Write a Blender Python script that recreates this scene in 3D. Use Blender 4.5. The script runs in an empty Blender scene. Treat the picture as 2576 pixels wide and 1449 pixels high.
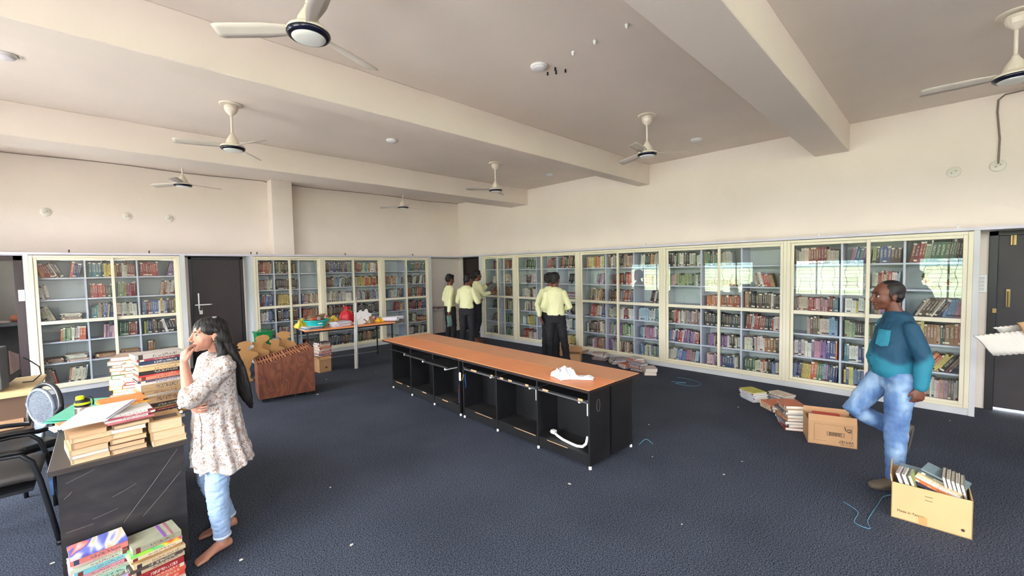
import bpy, bmesh, math, random
import numpy as np
from mathutils import Vector, Matrix, Euler, noise
random.seed(7); np.random.seed(7)
SC = bpy.context.scene; COL = SC.collection; D = bpy.data

# ------------------------------------------------------------------ camera
def setup_camera():
    f, yaw, pit, rol = 1053.0, 0.7726, 0.0470, -0.0182
    cy, sy = math.cos(yaw), math.sin(yaw)
    fw = Vector((sy*math.cos(pit), cy*math.cos(pit), -math.sin(pit)))
    r = Vector((cy, -sy, 0)); u = r.cross(fw)
    r2 = r*math.cos(rol) + u*math.sin(rol); u2 = -r*math.sin(rol) + u*math.cos(rol)
    cam = D.cameras.new('camera'); co = D.objects.new('camera', cam); COL.objects.link(co)
    cam.sensor_width = 36; cam.sensor_fit = 'HORIZONTAL'; cam.lens = f/2576*36
    cam.clip_start = .05; cam.clip_end = 800
    m = Matrix((r2, u2, -fw)).transposed().to_4x4(); m.translation = (0, 0, 1.74)
    co.matrix_world = m; SC.camera = co
setup_camera()
EYE = Vector((0, 0, 1.74))

# ------------------------------------------------------------------ world, exposure
SC.view_settings.view_transform = 'Standard'; SC.view_settings.look = 'None'
SC.view_settings.gamma = 1; SC.view_settings.use_curve_mapping = False
SC.view_settings.exposure = 2.17
w = D.worlds.new('sky'); SC.world = w; w.use_nodes = True
nt = w.node_tree; nt.nodes.clear()
o_ = nt.nodes.new('ShaderNodeOutputWorld'); b_ = nt.nodes.new('ShaderNodeBackground')
tc = nt.nodes.new('ShaderNodeTexCoord'); sx = nt.nodes.new('ShaderNodeSeparateXYZ'); cr = nt.nodes.new('ShaderNodeValToRGB')
nt.links.new(tc.outputs['Generated'], sx.inputs[0]); nt.links.new(sx.outputs['Z'], cr.inputs[0])
nt.links.new(cr.outputs[0], b_.inputs[0]); nt.links.new(b_.outputs[0], o_.inputs[0])
cr.color_ramp.elements[0].position = 0.0; cr.color_ramp.elements[0].color = (.98, .99, 1, 1)
cr.color_ramp.elements[1].position = 0.8; cr.color_ramp.elements[1].color = (.82, .89, 1, 1)
b_.inputs[1].default_value = 9.0
SC.cycles.use_denoising = True
SC.cycles.max_bounces = 10; SC.cycles.diffuse_bounces = 6; SC.cycles.transparent_max_bounces = 16
SC.cycles.sample_clamp_indirect = 8

# ------------------------------------------------------------------ colour, materials
def lin(c):
    return tuple((v/255/12.92 if v/255 <= .04045 else ((v/255+.055)/1.055)**2.4) for v in c)
def nodes(name):
    m = D.materials.new(name); m.use_nodes = True
    return m, m.node_tree, m.node_tree.nodes['Principled BSDF']
MC = {}
def mat(name, c, rough=.6, metal=0, bump=0, bscale=40, var=0, vscale=3, spec=.5, bdist=.004, coords='Object', det=4, stretch=None):
    """plain procedural material: colour with soft noise variation and bump"""
    if name in MC: return MC[name]
    m, t, p = nodes(name)
    c = lin(c); p.inputs['Base Color'].default_value = (*c, 1); p.inputs['Roughness'].default_value = rough
    p.inputs['Metallic'].default_value = metal; p.inputs['Specular IOR Level'].default_value = spec
    tcn = t.nodes.new('ShaderNodeTexCoord'); src = tcn.outputs[coords]
    if stretch:
        mp = t.nodes.new('ShaderNodeMapping'); mp.inputs['Scale'].default_value = stretch; t.links.new(src, mp.inputs[0]); src = mp.outputs[0]
    if var:
        n = t.nodes.new('ShaderNodeTexNoise'); n.inputs['Scale'].default_value = vscale; n.inputs['Detail'].default_value = det
        t.links.new(src, n.inputs['Vector'])
        r = t.nodes.new('ShaderNodeMapRange'); r.inputs[1].default_value = .3; r.inputs[2].default_value = .7
        r.inputs[3].default_value = 1-var; r.inputs[4].default_value = 1+var
        t.links.new(n.outputs[0], r.inputs[0])
        mx = t.nodes.new('ShaderNodeVectorMath'); mx.operation = 'SCALE'; mx.inputs[0].default_value = c
        t.links.new(r.outputs[0], mx.inputs['Scale']); t.links.new(mx.outputs[0], p.inputs['Base Color'])
    if bump:
        n = t.nodes.new('ShaderNodeTexNoise'); n.inputs['Scale'].default_value = bscale; n.inputs['Detail'].default_value = 5
        t.links.new(src, n.inputs['Vector'])
        b = t.nodes.new('ShaderNodeBump'); b.inputs['Strength'].default_value = bump; b.inputs['Distance'].default_value = bdist
        t.links.new(n.outputs[0], b.inputs['Height']); t.links.new(b.outputs[0], p.inputs['Normal'])
    MC[name] = m; return m
def ramp_mat(name, stops, scale, rough=.6, tex='noise', stretch=(1,1,1), bump=0, coords='Object', det=5, dist=0, metal=0, const=False, vor='F1'):
    """colour ramp over a noise, wave or voronoi texture"""
    if name in MC: return MC[name]
    m, t, p = nodes(name); p.inputs['Roughness'].default_value = rough; p.inputs['Metallic'].default_value = metal
    tcn = t.nodes.new('ShaderNodeTexCoord'); mp = t.nodes.new('ShaderNodeMapping'); mp.inputs['Scale'].default_value = stretch
    t.links.new(tcn.outputs[coords], mp.inputs[0])
    if tex == 'noise':
        n = t.nodes.new('ShaderNodeTexNoise'); n.inputs['Detail'].default_value = det; n.inputs['Distortion'].default_value = dist; out = n.outputs[0]
    elif tex == 'wave':
        n = t.nodes.new('ShaderNodeTexWave'); n.inputs['Distortion'].default_value = dist; n.inputs['Detail'].default_value = det; n.inputs['Detail Scale'].default_value = 1.2; out = n.outputs['Fac']
    else:
        n = t.nodes.new('ShaderNodeTexVoronoi'); n.feature = vor; out = n.outputs['Distance']
    n.inputs['Scale'].default_value = scale; t.links.new(mp.outputs[0], n.inputs['Vector'])
    r = t.nodes.new('ShaderNodeValToRGB'); els = r.color_ramp.elements
    if const: r.color_ramp.interpolation = 'CONSTANT'
    while len(els) < len(stops): els.new(.5)
    for e, (pos, c) in zip(els, stops): e.position = pos; e.color = (*lin(c), 1)
    t.links.new(out, r.inputs[0]); t.links.new(r.outputs[0], p.inputs['Base Color'])
    if bump:
        b = t.nodes.new('ShaderNodeBump'); b.inputs['Strength'].default_value = bump; b.inputs['Distance'].default_value = .004
        t.links.new(out, b.inputs['Height']); t.links.new(b.outputs[0], p.inputs['Normal'])
    MC[name] = m; return m
def glass_mat(name, tint=(1,1,1), rough=0.0):
    if name in MC: return MC[name]
    m = D.materials.new(name); m.use_nodes = True; t = m.node_tree; t.nodes.clear()
    o = t.nodes.new('ShaderNodeOutputMaterial'); mx = t.nodes.new('ShaderNodeMixShader')
    tr = t.nodes.new('ShaderNodeBsdfTransparent'); gl = t.nodes.new('ShaderNodeBsdfGlossy'); fr = t.nodes.new('ShaderNodeFresnel')
    tr.inputs[0].default_value = (*tint, 1); gl.inputs['Roughness'].default_value = rough; fr.inputs[0].default_value = 1.5
    ml = t.nodes.new('ShaderNodeMath'); ml.operation = 'MULTIPLY'; ml.inputs[1].default_value = 1.9; ml.use_clamp = True
    ge = t.nodes.new('ShaderNodeNewGeometry'); fm_ = t.nodes.new('ShaderNodeMath'); fm_.operation = 'SUBTRACT'; fm_.inputs[0].default_value = 1
    fk = t.nodes.new('ShaderNodeMath'); fk.operation = 'MULTIPLY'; t.links.new(ge.outputs['Backfacing'], fm_.inputs[1])
    t.links.new(fr.outputs[0], ml.inputs[0]); t.links.new(ml.outputs[0], fk.inputs[0]); t.links.new(fm_.outputs[0], fk.inputs[1]); t.links.new(fk.outputs[0], mx.inputs[0])
    t.links.new(tr.outputs[0], mx.inputs[1]); t.links.new(gl.outputs[0], mx.inputs[2]); t.links.new(mx.outputs[0], o.inputs[0])
    MC[name] = m; return m
def attr_mat(name, rough=.55):
    """paper and cloth bound books: colour from the mesh, title strokes on the spine"""
    if name in MC: return MC[name]
    m, t, p = nodes(name); p.inputs['Roughness'].default_value = rough
    a = t.nodes.new('ShaderNodeAttribute'); a.attribute_name = 'col'
    a2 = t.nodes.new('ShaderNodeAttribute'); a2.attribute_name = 'col2'
    uv = t.nodes.new('ShaderNodeUVMap'); uv.uv_map = 'spine'
    s = t.nodes.new('ShaderNodeSeparateXYZ'); t.links.new(uv.outputs[0], s.inputs[0])
    cb = t.nodes.new('ShaderNodeCombineXYZ')
    def M(op, x, y=None):
        n = t.nodes.new('ShaderNodeMath'); n.operation = op
        for i, v in enumerate((x, y)):
            if v is None: continue
            if isinstance(v, (int, float)): n.inputs[i].default_value = v
            else: t.links.new(v, n.inputs[i])
        return n.outputs[0]
    sd = M('MULTIPLY', a2.outputs['Alpha'], 90.0)
    t.links.new(M('MULTIPLY', s.outputs['X'], 2.5), cb.inputs[0]); t.links.new(M('MULTIPLY', s.outputs['Y'], 58.0), cb.inputs[1]); t.links.new(sd, cb.inputs[2])
    n = t.nodes.new('ShaderNodeTexNoise'); n.inputs['Scale'].default_value = 1; n.inputs['Detail'].default_value = 1
    t.links.new(cb.outputs[0], n.inputs['Vector'])
    stroke = M('GREATER_THAN', n.outputs[0], .52)
    v = s.outputs['Y']; band = M('MULTIPLY', M('GREATER_THAN', v, .34), M('LESS_THAN', v, .86))
    side = M('MULTIPLY', M('GREATER_THAN', s.outputs['X'], .22), M('LESS_THAN', s.outputs['X'], .78))
    lab = M('MULTIPLY', M('GREATER_THAN', v, .06), M('LESS_THAN', v, .15))
    lab = M('MULTIPLY', lab, M('GREATER_THAN', a2.outputs['Alpha'], .55))
    cap = M('MULTIPLY', M('GREATER_THAN', v, .90), M('LESS_THAN', a2.outputs['Alpha'], .35))
    k = M('MAXIMUM', M('MULTIPLY', M('MULTIPLY', M('MULTIPLY', stroke, band), side), .72), M('MAXIMUM', lab, cap))
    mx = t.nodes.new('ShaderNodeMix'); mx.data_type = 'RGBA'
    t.links.new(k, mx.inputs['Factor']); t.links.new(a.outputs['Color'], mx.inputs['A']); t.links.new(a2.outputs['Color'], mx.inputs['B'])
    tco = t.nodes.new('ShaderNodeTexCoord'); mpp = t.nodes.new('ShaderNodeMapping'); mpp.inputs['Scale'].default_value = (14, 14, 260); t.links.new(tco.outputs['Object'], mpp.inputs[0])
    nz = t.nodes.new('ShaderNodeTexNoise'); nz.inputs['Scale'].default_value = 1; nz.inputs['Detail'].default_value = 3; t.links.new(mpp.outputs[0], nz.inputs['Vector'])
    rr = t.nodes.new('ShaderNodeMapRange'); rr.inputs[1].default_value = .3; rr.inputs[2].default_value = .7; rr.inputs[3].default_value = .80; rr.inputs[4].default_value = 1.05; t.links.new(nz.outputs[0], rr.inputs[0])
    vs_ = t.nodes.new('ShaderNodeVectorMath'); vs_.operation = 'SCALE'; t.links.new(mx.outputs['Result'], vs_.inputs[0]); t.links.new(rr.outputs[0], vs_.inputs['Scale'])
    t.links.new(vs_.outputs[0], p.inputs['Base Color'])
    MC[name] = m; return m

# ------------------------------------------------------------------ object helpers
def tag(o, label=None, cat=None, group=None, kind=None):
    if label: o['label'] = label
    if cat: o['category'] = cat
    if group: o['group'] = group
    if kind: o['kind'] = kind
    return o
def empty(name, loc, label, cat, group=None, rz=0):
    o = D.objects.new(name, None); COL.objects.link(o); o.location = loc; o.rotation_euler = (0, 0, rz); o.empty_display_size = .05
    return tag(o, label, cat, group)
def link(name, me, m=None, parent=None, smooth=False):
    o = D.objects.new(name, me); COL.objects.link(o)
    if m is not None:
        for x in (m if isinstance(m, (list, tuple)) else [m]): me.materials.append(x)
    if smooth: me.polygons.foreach_set('use_smooth', [True]*len(me.polygons))
    if parent is not None:
        o.parent = parent
    return o
def frame(o, d, up=(0,0,1)):
    pass
class MB:
    """collects shapes in world or local coordinates and links them as one mesh object"""
    def __init__(s): s.v = []; s.f = []; s.mi = []; s.cur = 0
    def add(s, vs, fs, mi=None):
        b = len(s.v); s.v.extend([tuple(v) for v in vs]); s.f.extend([tuple(i+b for i in f) for f in fs])
        s.mi.extend([s.cur if mi is None else mi]*len(fs)); return s
    def box(s, x0, x1, y0, y1, z0, z1, mi=None):
        vs = [(x, y, z) for x in (x0, x1) for y in (y0, y1) for z in (z0, z1)]
        return s.add(vs, [(0,1,3,2),(4,6,7,5),(0,4,5,1),(2,3,7,6),(0,2,6,4),(1,5,7,3)], mi)
    def obox(s, c, ex, ey, ez, hx, hy, hz, mi=None):
        """oriented box: centre, unit axes, half sizes"""
        c = Vector(c); ex = Vector(ex)*hx; ey = Vector(ey)*hy; ez = Vector(ez)*hz
        vs = [c+ex*i+ey*j+ez*k for i in (-1,1) for j in (-1,1) for k in (-1,1)]
        return s.add(vs, [(0,1,3,2),(4,6,7,5),(0,4,5,1),(2,3,7,6),(0,2,6,4),(1,5,7,3)], mi)
    def rbox(s, x, y, z, w, d, h, rz=0, mi=None, tilt=0):
        """box standing with its base centre at x,y,z"""
        c, q = math.cos(rz), math.sin(rz)
        return s.obox((x, y, z+h/2), (c, q, 0), (-q, c, 0), (0, 0, 1), w/2, d/2, h/2, mi)
    def tube(s, pts, r, n=8, mi=None, cap=True, flat=None):
        pts = [Vector(p) for p in pts]; rs = r if isinstance(r, (list, tuple)) else [r]*len(pts)
        base = len(s.v); prev = None; rings = []
        for i, p in enumerate(pts):
            a = pts[max(i-1, 0)]; b = pts[min(i+1, len(pts)-1)]; t = (b-a).normalized()
            if prev is None:
                u = t.cross(Vector((0,0,1))); u = u if u.length > 1e-3 else t.cross(Vector((1,0,0)))
            else: u = prev - t*prev.dot(t)
            u.normalize(); w_ = t.cross(u); prev = u
            rings.append([p + (u*math.cos(2*math.pi*k/n) + w_*math.sin(2*math.pi*k/n)*(flat or 1))*rs[i] for k in range(n)])
        vs = [q for rr in rings for q in rr]; fs = []
        for i in range(len(pts)-1):
            for k in range(n):
                k2 = (k+1) % n; fs.append((i*n+k, i*n+k2, (i+1)*n+k2, (i+1)*n+k))
        if cap: fs.append(tuple(range(n))[::-1]); fs.append(tuple((len(pts)-1)*n+k for k in range(n)))
        return s.add(vs, fs, mi)
    def lathe(s, prof, c=(0,0,0), n=32, mi=None, axis='z'):
        """prof: list of (r, z)"""
        vs = []; fs = []
        for r, z in prof:
            for k in range(n):
                a = 2*math.pi*k/n; x, y = r*math.cos(a), r*math.sin(a)
                vs.append((c[0]+x, c[1]+y, c[2]+z) if axis == 'z' else ((c[0]+z, c[1]+x, c[2]+y) if axis == 'x' else (c[0]+x, c[1]+z, c[2]+y)))
        for i in range(len(prof)-1):
            for k in range(n):
                k2 = (k+1) % n; fs.append((i*n+k, i*n+k2, (i+1)*n+k2, (i+1)*n+k))
        fs.append(tuple(range(n))[::-1]); fs.append(tuple((len(prof)-1)*n+k for k in range(n)))
        return s.add(vs, fs, mi)
    def prism(s, poly, z0, z1, fn=None, mi=None):
        """2-d outline extruded; fn maps (u,v,w) to a point"""
        fn = fn or (lambda u, v, w_: (u, v, w_)); n = len(poly)
        vs = [fn(u, v, z0) for u, v in poly]+[fn(u, v, z1) for u, v in poly]
        fs = [tuple(range(n))[::-1], tuple(range(n, 2*n))]+[(i, (i+1) % n, n+(i+1) % n, n+i) for i in range(n)]
        return s.add(vs, fs, mi)
    def sheet(s, nu, nv, fn, th=.0, mi=None):
        """a thin sheet with thickness: fn(u,v)->point"""
        vs = [Vector(fn(i/nu, j/nv)) for i in range(nu+1) for j in range(nv+1)]
        id_ = lambda i, j: i*(nv+1)+j
        fs = [(id_(i,j), id_(i+1,j), id_(i+1,j+1), id_(i,j+1)) for i in range(nu) for j in range(nv)]
        if th:
            N = len(vs); nr = []
            for i in range(nu+1):
                for j in range(nv+1):
                    a = vs[id_(min(i+1,nu),j)]-vs[id_(max(i-1,0),j)]; b = vs[id_(i,min(j+1,nv))]-vs[id_(i,max(j-1,0))]
                    nr.append(a.cross(b).normalized() if a.cross(b).length > 1e-12 else Vector((0,0,1)))
            vs = vs+[v-n_*th for v, n_ in zip(vs, nr)]
            fs = fs+[tuple(q+N for q in f)[::-1] for f in fs]
            ring = [id_(i,0) for i in range(nu)]+[id_(nu,j) for j in range(nv)]+[id_(i,nv) for i in range(nu,0,-1)]+[id_(0,j) for j in range(nv,0,-1)]
            for a, b in zip(ring, ring[1:]+ring[:1]): fs.append((b, a, a+N, b+N))
        return s.add(vs, fs, mi)
    def build(s, name, m, parent=None, smooth=False, bevel=0, seg=1, local=None, sub=0):
        vs = s.v
        if local is not None:
            inv = local.inverted(); vs = [tuple(inv @ Vector(v)) for v in vs]
        me = D.meshes.new(name); me.from_pydata(vs, [], s.f); me.update()
        bm = bmesh.new(); bm.from_mesh(me); bmesh.ops.recalc_face_normals(bm, faces=bm.faces); bm.to_mesh(me); bm.free()
        o = link(name, me, m, parent, smooth)
        if any(s.mi): me.polygons.foreach_set('material_index', s.mi)
        if bevel:
            b = o.modifiers.new('bevel', 'BEVEL'); b.width = bevel; b.segments = seg; b.limit_method = 'ANGLE'; b.angle_limit = .6
        if sub:
            q = o.modifiers.new('sub', 'SUBSURF'); q.levels = sub; q.render_levels = sub
        return o
def base_at(loc):
    return Matrix.Translation(Vector(loc))
def thing(name, loc, label, cat, group=None):
    """an Empty at the base; parts are given in world coordinates through part()"""
    return empty(name, loc, label, cat, group)
def part(mb, name, m, root, **k):
    """link a mesh given in world coordinates as a child of root (or of a part at the same origin)"""
    r = root
    loc = Vector((0,0,0)); 
    while r is not None: loc += r.location; r = r.parent
    return mb.build(name, m, root, local=Matrix.Translation(loc), **k)
def solo(mb, name, m, loc, label=None, cat=None, group=None, kind=None, **k):
    """a thing that is one mesh, origin at loc"""
    o = mb.build(name, m, None, local=Matrix.Translation(Vector(loc)), **k); o.location = loc
    return tag(o, label, cat, group, kind)
ORD = ['first','second','third','fourth','fifth','sixth','seventh','eighth','ninth','tenth','eleventh','twelfth','thirteenth','fourteenth','fifteenth','sixteenth','seventeenth','eighteenth','nineteenth','twentieth','twenty-first','twenty-second','twenty-third','twenty-fourth','twenty-fifth','twenty-sixth','twenty-seventh','twenty-eighth','twenty-ninth','thirtieth','thirty-first','thirty-second','thirty-third','thirty-fourth','thirty-fifth']
# ------------------------------------------------------------------ the room
XR, YA, XL, YB, ZC = 7.31, 9.64, -2.0, -4.8, 3.6
XC, YC = 6.84, 9.14                       # fronts of the bookcases
WALL = (232, 222, 211)
wallm = mat('painted_wall', WALL, .85, bump=.25, bscale=60, var=.03, vscale=1.3, bdist=.003)
ceilm = mat('painted_ceiling', (226, 215, 205), .9, bump=.35, bscale=14, var=.03, vscale=1.5, bdist=.004)
lilac = mat('lilac_board', (205, 203, 214), .5, var=.02, vscale=4)
lilac2 = mat('pale_board', (200, 203, 205), .5, var=.04, vscale=3)
cream = mat('cream_powder_coat', (222, 216, 192), .42)
doorm = mat('dark_brown_laminate', (50, 38, 38), .45, var=.1, vscale=6)
blackm = mat('black_paint', (22, 21, 22), .4, bump=.1)
white = mat('white_plastic', (232, 232, 230), .4)
steel = mat('steel', (190, 190, 188), .3, metal=.9)
darkm = mat('dark_metal', (40, 40, 42), .45, metal=.4)
def struct(mb, name, m, **k):
    return tag(mb.build(name, m, **k), kind='structure')
def carpet_material():
    m, t, p = nodes('carpet'); p.inputs['Roughness'].default_value = .95; p.inputs['Specular IOR Level'].default_value = .12
    tcn = t.nodes.new('ShaderNodeTexCoord')
    n = t.nodes.new('ShaderNodeTexNoise'); n.inputs['Scale'].default_value = 130; n.inputs['Detail'].default_value = 3
    n2 = t.nodes.new('ShaderNodeTexNoise'); n2.inputs['Scale'].default_value = 1.6; n2.inputs['Detail'].default_value = 4
    for q in (n, n2): t.links.new(tcn.outputs['Object'], q.inputs['Vector'])
    r = t.nodes.new('ShaderNodeValToRGB'); e = r.color_ramp.elements
    e[0].position = .38; e[0].color = (*lin((32, 36, 44)), 1); e[1].position = .64; e[1].color = (*lin((92, 99, 114)), 1)
    t.links.new(n.outputs[0], r.inputs[0])
    mr = t.nodes.new('ShaderNodeMapRange'); mr.inputs[1].default_value = .3; mr.inputs[2].default_value = .7; mr.inputs[3].default_value = .88; mr.inputs[4].default_value = 1.12
    t.links.new(n2.outputs[0], mr.inputs[0]); v = t.nodes.new('ShaderNodeVectorMath'); v.operation = 'SCALE'
    t.links.new(r.outputs[0], v.inputs[0]); t.links.new(mr.outputs[0], v.inputs['Scale']); t.links.new(v.outputs[0], p.inputs['Base Color'])
    b = t.nodes.new('ShaderNodeBump'); b.inputs['Strength'].default_value = .3; b.inputs['Distance'].default_value = .003
    t.links.new(n.outputs[0], b.inputs['Height']); t.links.new(b.outputs[0], p.inputs['Normal'])
    return m
struct(MB().box(XL-.2, XR+.25, YB-.2, YA+3, -.1, 0), 'floor', carpet_material())
struct(MB().box(XL-.2, XR+.25, YB-.2, YA+3, ZC, ZC+.2), 'ceiling', ceilm)
# wall behind the long bookcase, with two door openings
DR1 = (8.52, 9.46); DR2 = (-1.45, -.38)
b = MB(); z2 = 2.06
for y0, y1 in ((YB, DR2[0]), (DR2[1], DR1[0]), (DR1[1], YA)): b.box(XR, XR+.2, y0, y1, 0, z2)
b.box(XR, XR+.2, YB, YA, z2, ZC); struct(b, 'wall_right', wallm)
# far wall, openings at the left and centre
DA1 = (-1.75, -.86); DA2 = (1.12, 1.98)
b = MB()
for x0, x1 in ((XL, DA1[0]), (DA1[1], DA2[0]), (DA2[1], XR)): b.box(x0, x1, YA, YA+.2, 0, z2)
b.box(XL, XR+.2, YA, YA+.2, z2, ZC); struct(b, 'wall_far', wallm)
WINB = [(-1.2, .7), (1.7, 3.6)]
b = MB(); xs = XL
for x0, x1 in WINB:
    b.box(xs, x0, YB-.2, YB, 0, ZC).box(x0, x1, YB-.2, YB, 0, 2.3).box(x0, x1, YB-.2, YB, 3.15, ZC); xs = x1
b.box(xs, XR, YB-.2, YB, 0, ZC); struct(b, 'wall_back', wallm)
struct(MB().box(2.47, 2.86, 9.36, YA, 2.09, ZC), 'pillar', wallm, bevel=.008)
# window wall
WINS = [(-4.2, -2.46), (-1.3, .45), (1.54, 3.28), (4.43, 6.12), (7.35, 9.08)]
WZ = (.72, 1.84); VZ = (2.48, 2.98)
b = MB(); ys = YB
for y0, y1 in WINS:
    b.box(XL-.2, XL, ys, y0, 0, ZC); b.box(XL-.2, XL, y0, y1, 0, WZ[0]); b.box(XL-.2, XL, y0, y1, WZ[1], VZ[0]); b.box(XL-.2, XL, y0, y1, VZ[1], ZC); ys = y1
    if y0 > 7: b.box(XL-.2, XL, y0, 8.15, VZ[0], VZ[1]).box(XL-.2, XL, 8.85, y1, VZ[0], VZ[1])
b.box(XL-.2, XL, ys, 10.1, 0, ZC).box(XL-.2, XL, 10.1, 10.9, 0, 1.6).box(XL-.2, XL, 10.1, 10.9, 2.4, ZC).box(XL-.2, XL, 10.9, YA+3, 0, ZC); struct(b, 'wall_window_side', wallm)
wg = glass_mat('window_glass'); alu = mat('window_aluminium', (214, 214, 210), .4)
n_ = 0
def window(ax, a0, a1, z0, z1, low):
    """a window in the side wall (ax 0, along y) or the back wall (ax 1, along x)"""
    global n_
    n_ += 1; f = MB(); t_ = .045; W0 = (XL if ax == 0 else YB)
    def q(b, d0, d1, s0, s1, k0, k1): return b.box(W0+d0, W0+d1, s0, s1, k0, k1) if ax == 0 else b.box(s0, s1, W0+d0, W0+d1, k0, k1)
    P_ = lambda d, s, z: (W0+d, s, z) if ax == 0 else (s, W0+d, z)
    for u in ((a0, a1, z0, z0+t_), (a0, a1, z1-t_, z1), (a0, a0+t_, z0, z1), (a1-t_, a1, z0, z1)): q(f, -.13, -.08, *u)
    for k in (1, 2): yy = a0+(a1-a0)*k/3; q(f, -.13, -.08, yy-.02, yy+.02, z0, z1)
    o = f.build('window_%d' % n_, alu); tag(o, kind='structure')
    q(MB(), -.108, -.103, a0+t_, a1-t_, z0+t_, z1-t_).build('window_pane', wg, o)
    if low and ax == 0:
        gr = MB()
        for k in range(1, 10): zz = z0+(z1-z0)*k/10; gr.tube([P_(-.05, a0, zz), P_(-.05, a1, zz)], .004, 5)
        for k in range(6):
            yy = a0+(a1-a0)*(k+.5)/6
            gr.tube([P_(-.05, yy+.03*math.sin(j*.9)*(1 if k % 2 else -1), z0+(z1-z0)*j/14) for j in range(15)], .005, 5)
        gr.build('window_grille', darkm, o)
    L = D.lights.new('daylight_portal', 'AREA'); L.shape = 'RECTANGLE'; L.cycles.is_portal = True
    lo = D.objects.new('daylight_portal', L); COL.objects.link(lo); lo.location = P_(-.14, (a0+a1)/2, (z0+z1)/2)
    if ax == 0: L.size = z1-z0; L.size_y = a1-a0; lo.rotation_euler = (0, -math.pi/2, 0)
    else: L.size = a1-a0; L.size_y = z1-z0; lo.rotation_euler = (math.pi/2, 0, 0)
for y0, y1 in WINS:
    for (z0, z1), low in ((WZ, 1), (VZ, 0)):
        window(0, y0 if low or y0 < 7 else 8.15, y1 if low or y0 < 7 else 8.85, z0, z1, low)
window(0, 10.1, 10.9, 1.6, 2.4, 0)  # extra window out of view, added to brighten the next room
for x0, x1 in WINB:
    window(1, x0, x1, 2.3, 3.15, 0)
# beams across the ceiling
BEAMS = [(-2.05, -1.66), (.90, 1.29), (3.80, 4.03), (6.91, 7.50)]
for i, (y0, y1) in enumerate(BEAMS):
    struct(MB().box(XL, XR, y0, y1, 3.24, ZC), 'ceiling_beam', ceilm, bevel=.006)
# ledge running over bookcases and doors on both walls
b = MB().box(XL, XC+.0, YC-.012, YA, 2.062, 2.095).box(XC-.012, XR, YB, YC-.012, 2.062, 2.095)
b.box(XC, XR, YC-.012, YA, 2.062, 2.095)
struct(b, 'trim_ledge', lilac)
struct(MB().box(-.62, 1.0, YA-.012, YA, 0, .1).box(6.03, XR, YA-.012, YA, 0, .1).box(XR-.012, XR, 8.2, 8.52, 0, .1), 'baseboard_far', wallm)
# doors
def door_leaf(name, mb_leaf, frame_mb, m=doorm, fm=blackm):
    o = mb_leaf.build(name, m, bevel=.003); tag(o, kind='structure'); frame_mb.build('door_frame', fm, o, bevel=.003); return o
fr = MB().box(1.12, 1.17, YA-.01, YA+.1, 0, z2).box(1.93, 1.98, YA-.01, YA+.1, 0, z2).box(1.12, 1.98, YA-.01, YA+.1, z2-.05, z2)
d1 = door_leaf('door_1', MB().box(1.17, 1.93, YA+.02, YA+.06, .01, z2-.05), fr)
h = MB().box(1.24, 1.262, YA-.0, YA+.02, 1.05, 1.38).box(1.19, 1.44, YA-.012, YA+.02, 1.155, 1.175).tube([(1.43, YA-.02, 1.165), (1.46, YA-.02, 1.165)], .012, 8)
h.tube([(1.27+.03*math.cos(a), YA-.005, 1.07+.03*math.sin(a)) for a in np.linspace(0, 6.28, 14)], .005, 6).box(1.25, 1.30, YA-.015, YA+.02, .99, 1.06)
tag(h.build('door_latch', steel, d1), 'steel sliding latch with padlock')
fr = MB().box(XR-.01, XR+.1, DR1[0], DR1[0]+.05, 0, z2).box(XR-.01, XR+.1, DR1[1]-.05, DR1[1], 0, z2).box(XR-.01, XR+.1, DR1[0], DR1[1], z2-.05, z2)
door_leaf('door_2', MB().box(XR+.02, XR+.06, DR1[0]+.05, DR1[1]-.05, .01, z2-.05), fr)
fr = MB().box(XR-.02, XR+.1, DR2[1]-.07, DR2[1], 0, z2).box(XR-.02, XR+.1, DR2[0], DR2[0]+.07, 0, z2).box(XR-.02, XR+.1, DR2[0], DR2[1], z2-.05, z2)
d3 = door_leaf('door_3', MB().box(XR+.02, XR+.06, DR2[0]+.07, DR2[1]-.07, .03, z2-.05), fr, mat('black_door', (52, 48, 50), .5, var=.12, vscale=5, bump=.1))
brass = mat('old_brass', (150, 128, 84), .35, metal=.8)
MB().box(XR-.0, XR+.02, -.58, -.54, 1.9, 2.03).tube([(XR-.012, -.56, 1.90), (XR-.012, -.56, 2.02)], .008, 8).build('door_bolt', brass, d3)
MB().box(XR-.0, XR+.02, -.55, -.52, 1.2, 1.4).tube([(XR-.012, -.535, 1.2), (XR-.012, -.535, 1.38)], .008, 8).box(XR-.03, XR-.02, -.45, -.42, 1.13, 1.18).build('door_bolt', brass, d3)
# bright daylight strip under the right-hand door comes from outdoors beyond it
struct(MB().box(XR+.25, XR+4, -3.5, 1.5, -.05, -.02), 'ground_outside_door', mat('pale_concrete', (190, 186, 178), .9))
# opening at the left into the next room
fr = MB().box(DA1[0], DA1[0]+.08, YA-.02, YA+.12, 0, z2).box(DA1[1]-.09, DA1[1], YA-.02, YA+.12, 0, z2).box(DA1[0], DA1[1], YA-.02, YA+.12, z2-.07, z2)
tag(fr.build('door_4', mat('dark_frame', (52, 40, 42), .5), bevel=.003), kind='structure')
gw = mat('grey_plaster', (150, 147, 140), .9, var=.1, vscale=2, bump=.3, bscale=12)
struct(MB().box(XL-.2, .9, YA+2.2, YA+2.3, 0, ZC).box(.8, .9, YA+.2, YA+2.2, 0, ZC), 'wall_next_room', gw)
struct(MB().box(XL-.2, .8, YA+1.65, YA+2.2, .89, .95).box(XL-.2, .8, YA+1.95, YA+2.2, 0, .89), 'ledge_next_room', mat('grey_stone', (92, 94, 96), .8, var=.25, vscale=4, bump=.5, bscale=10))
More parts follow.
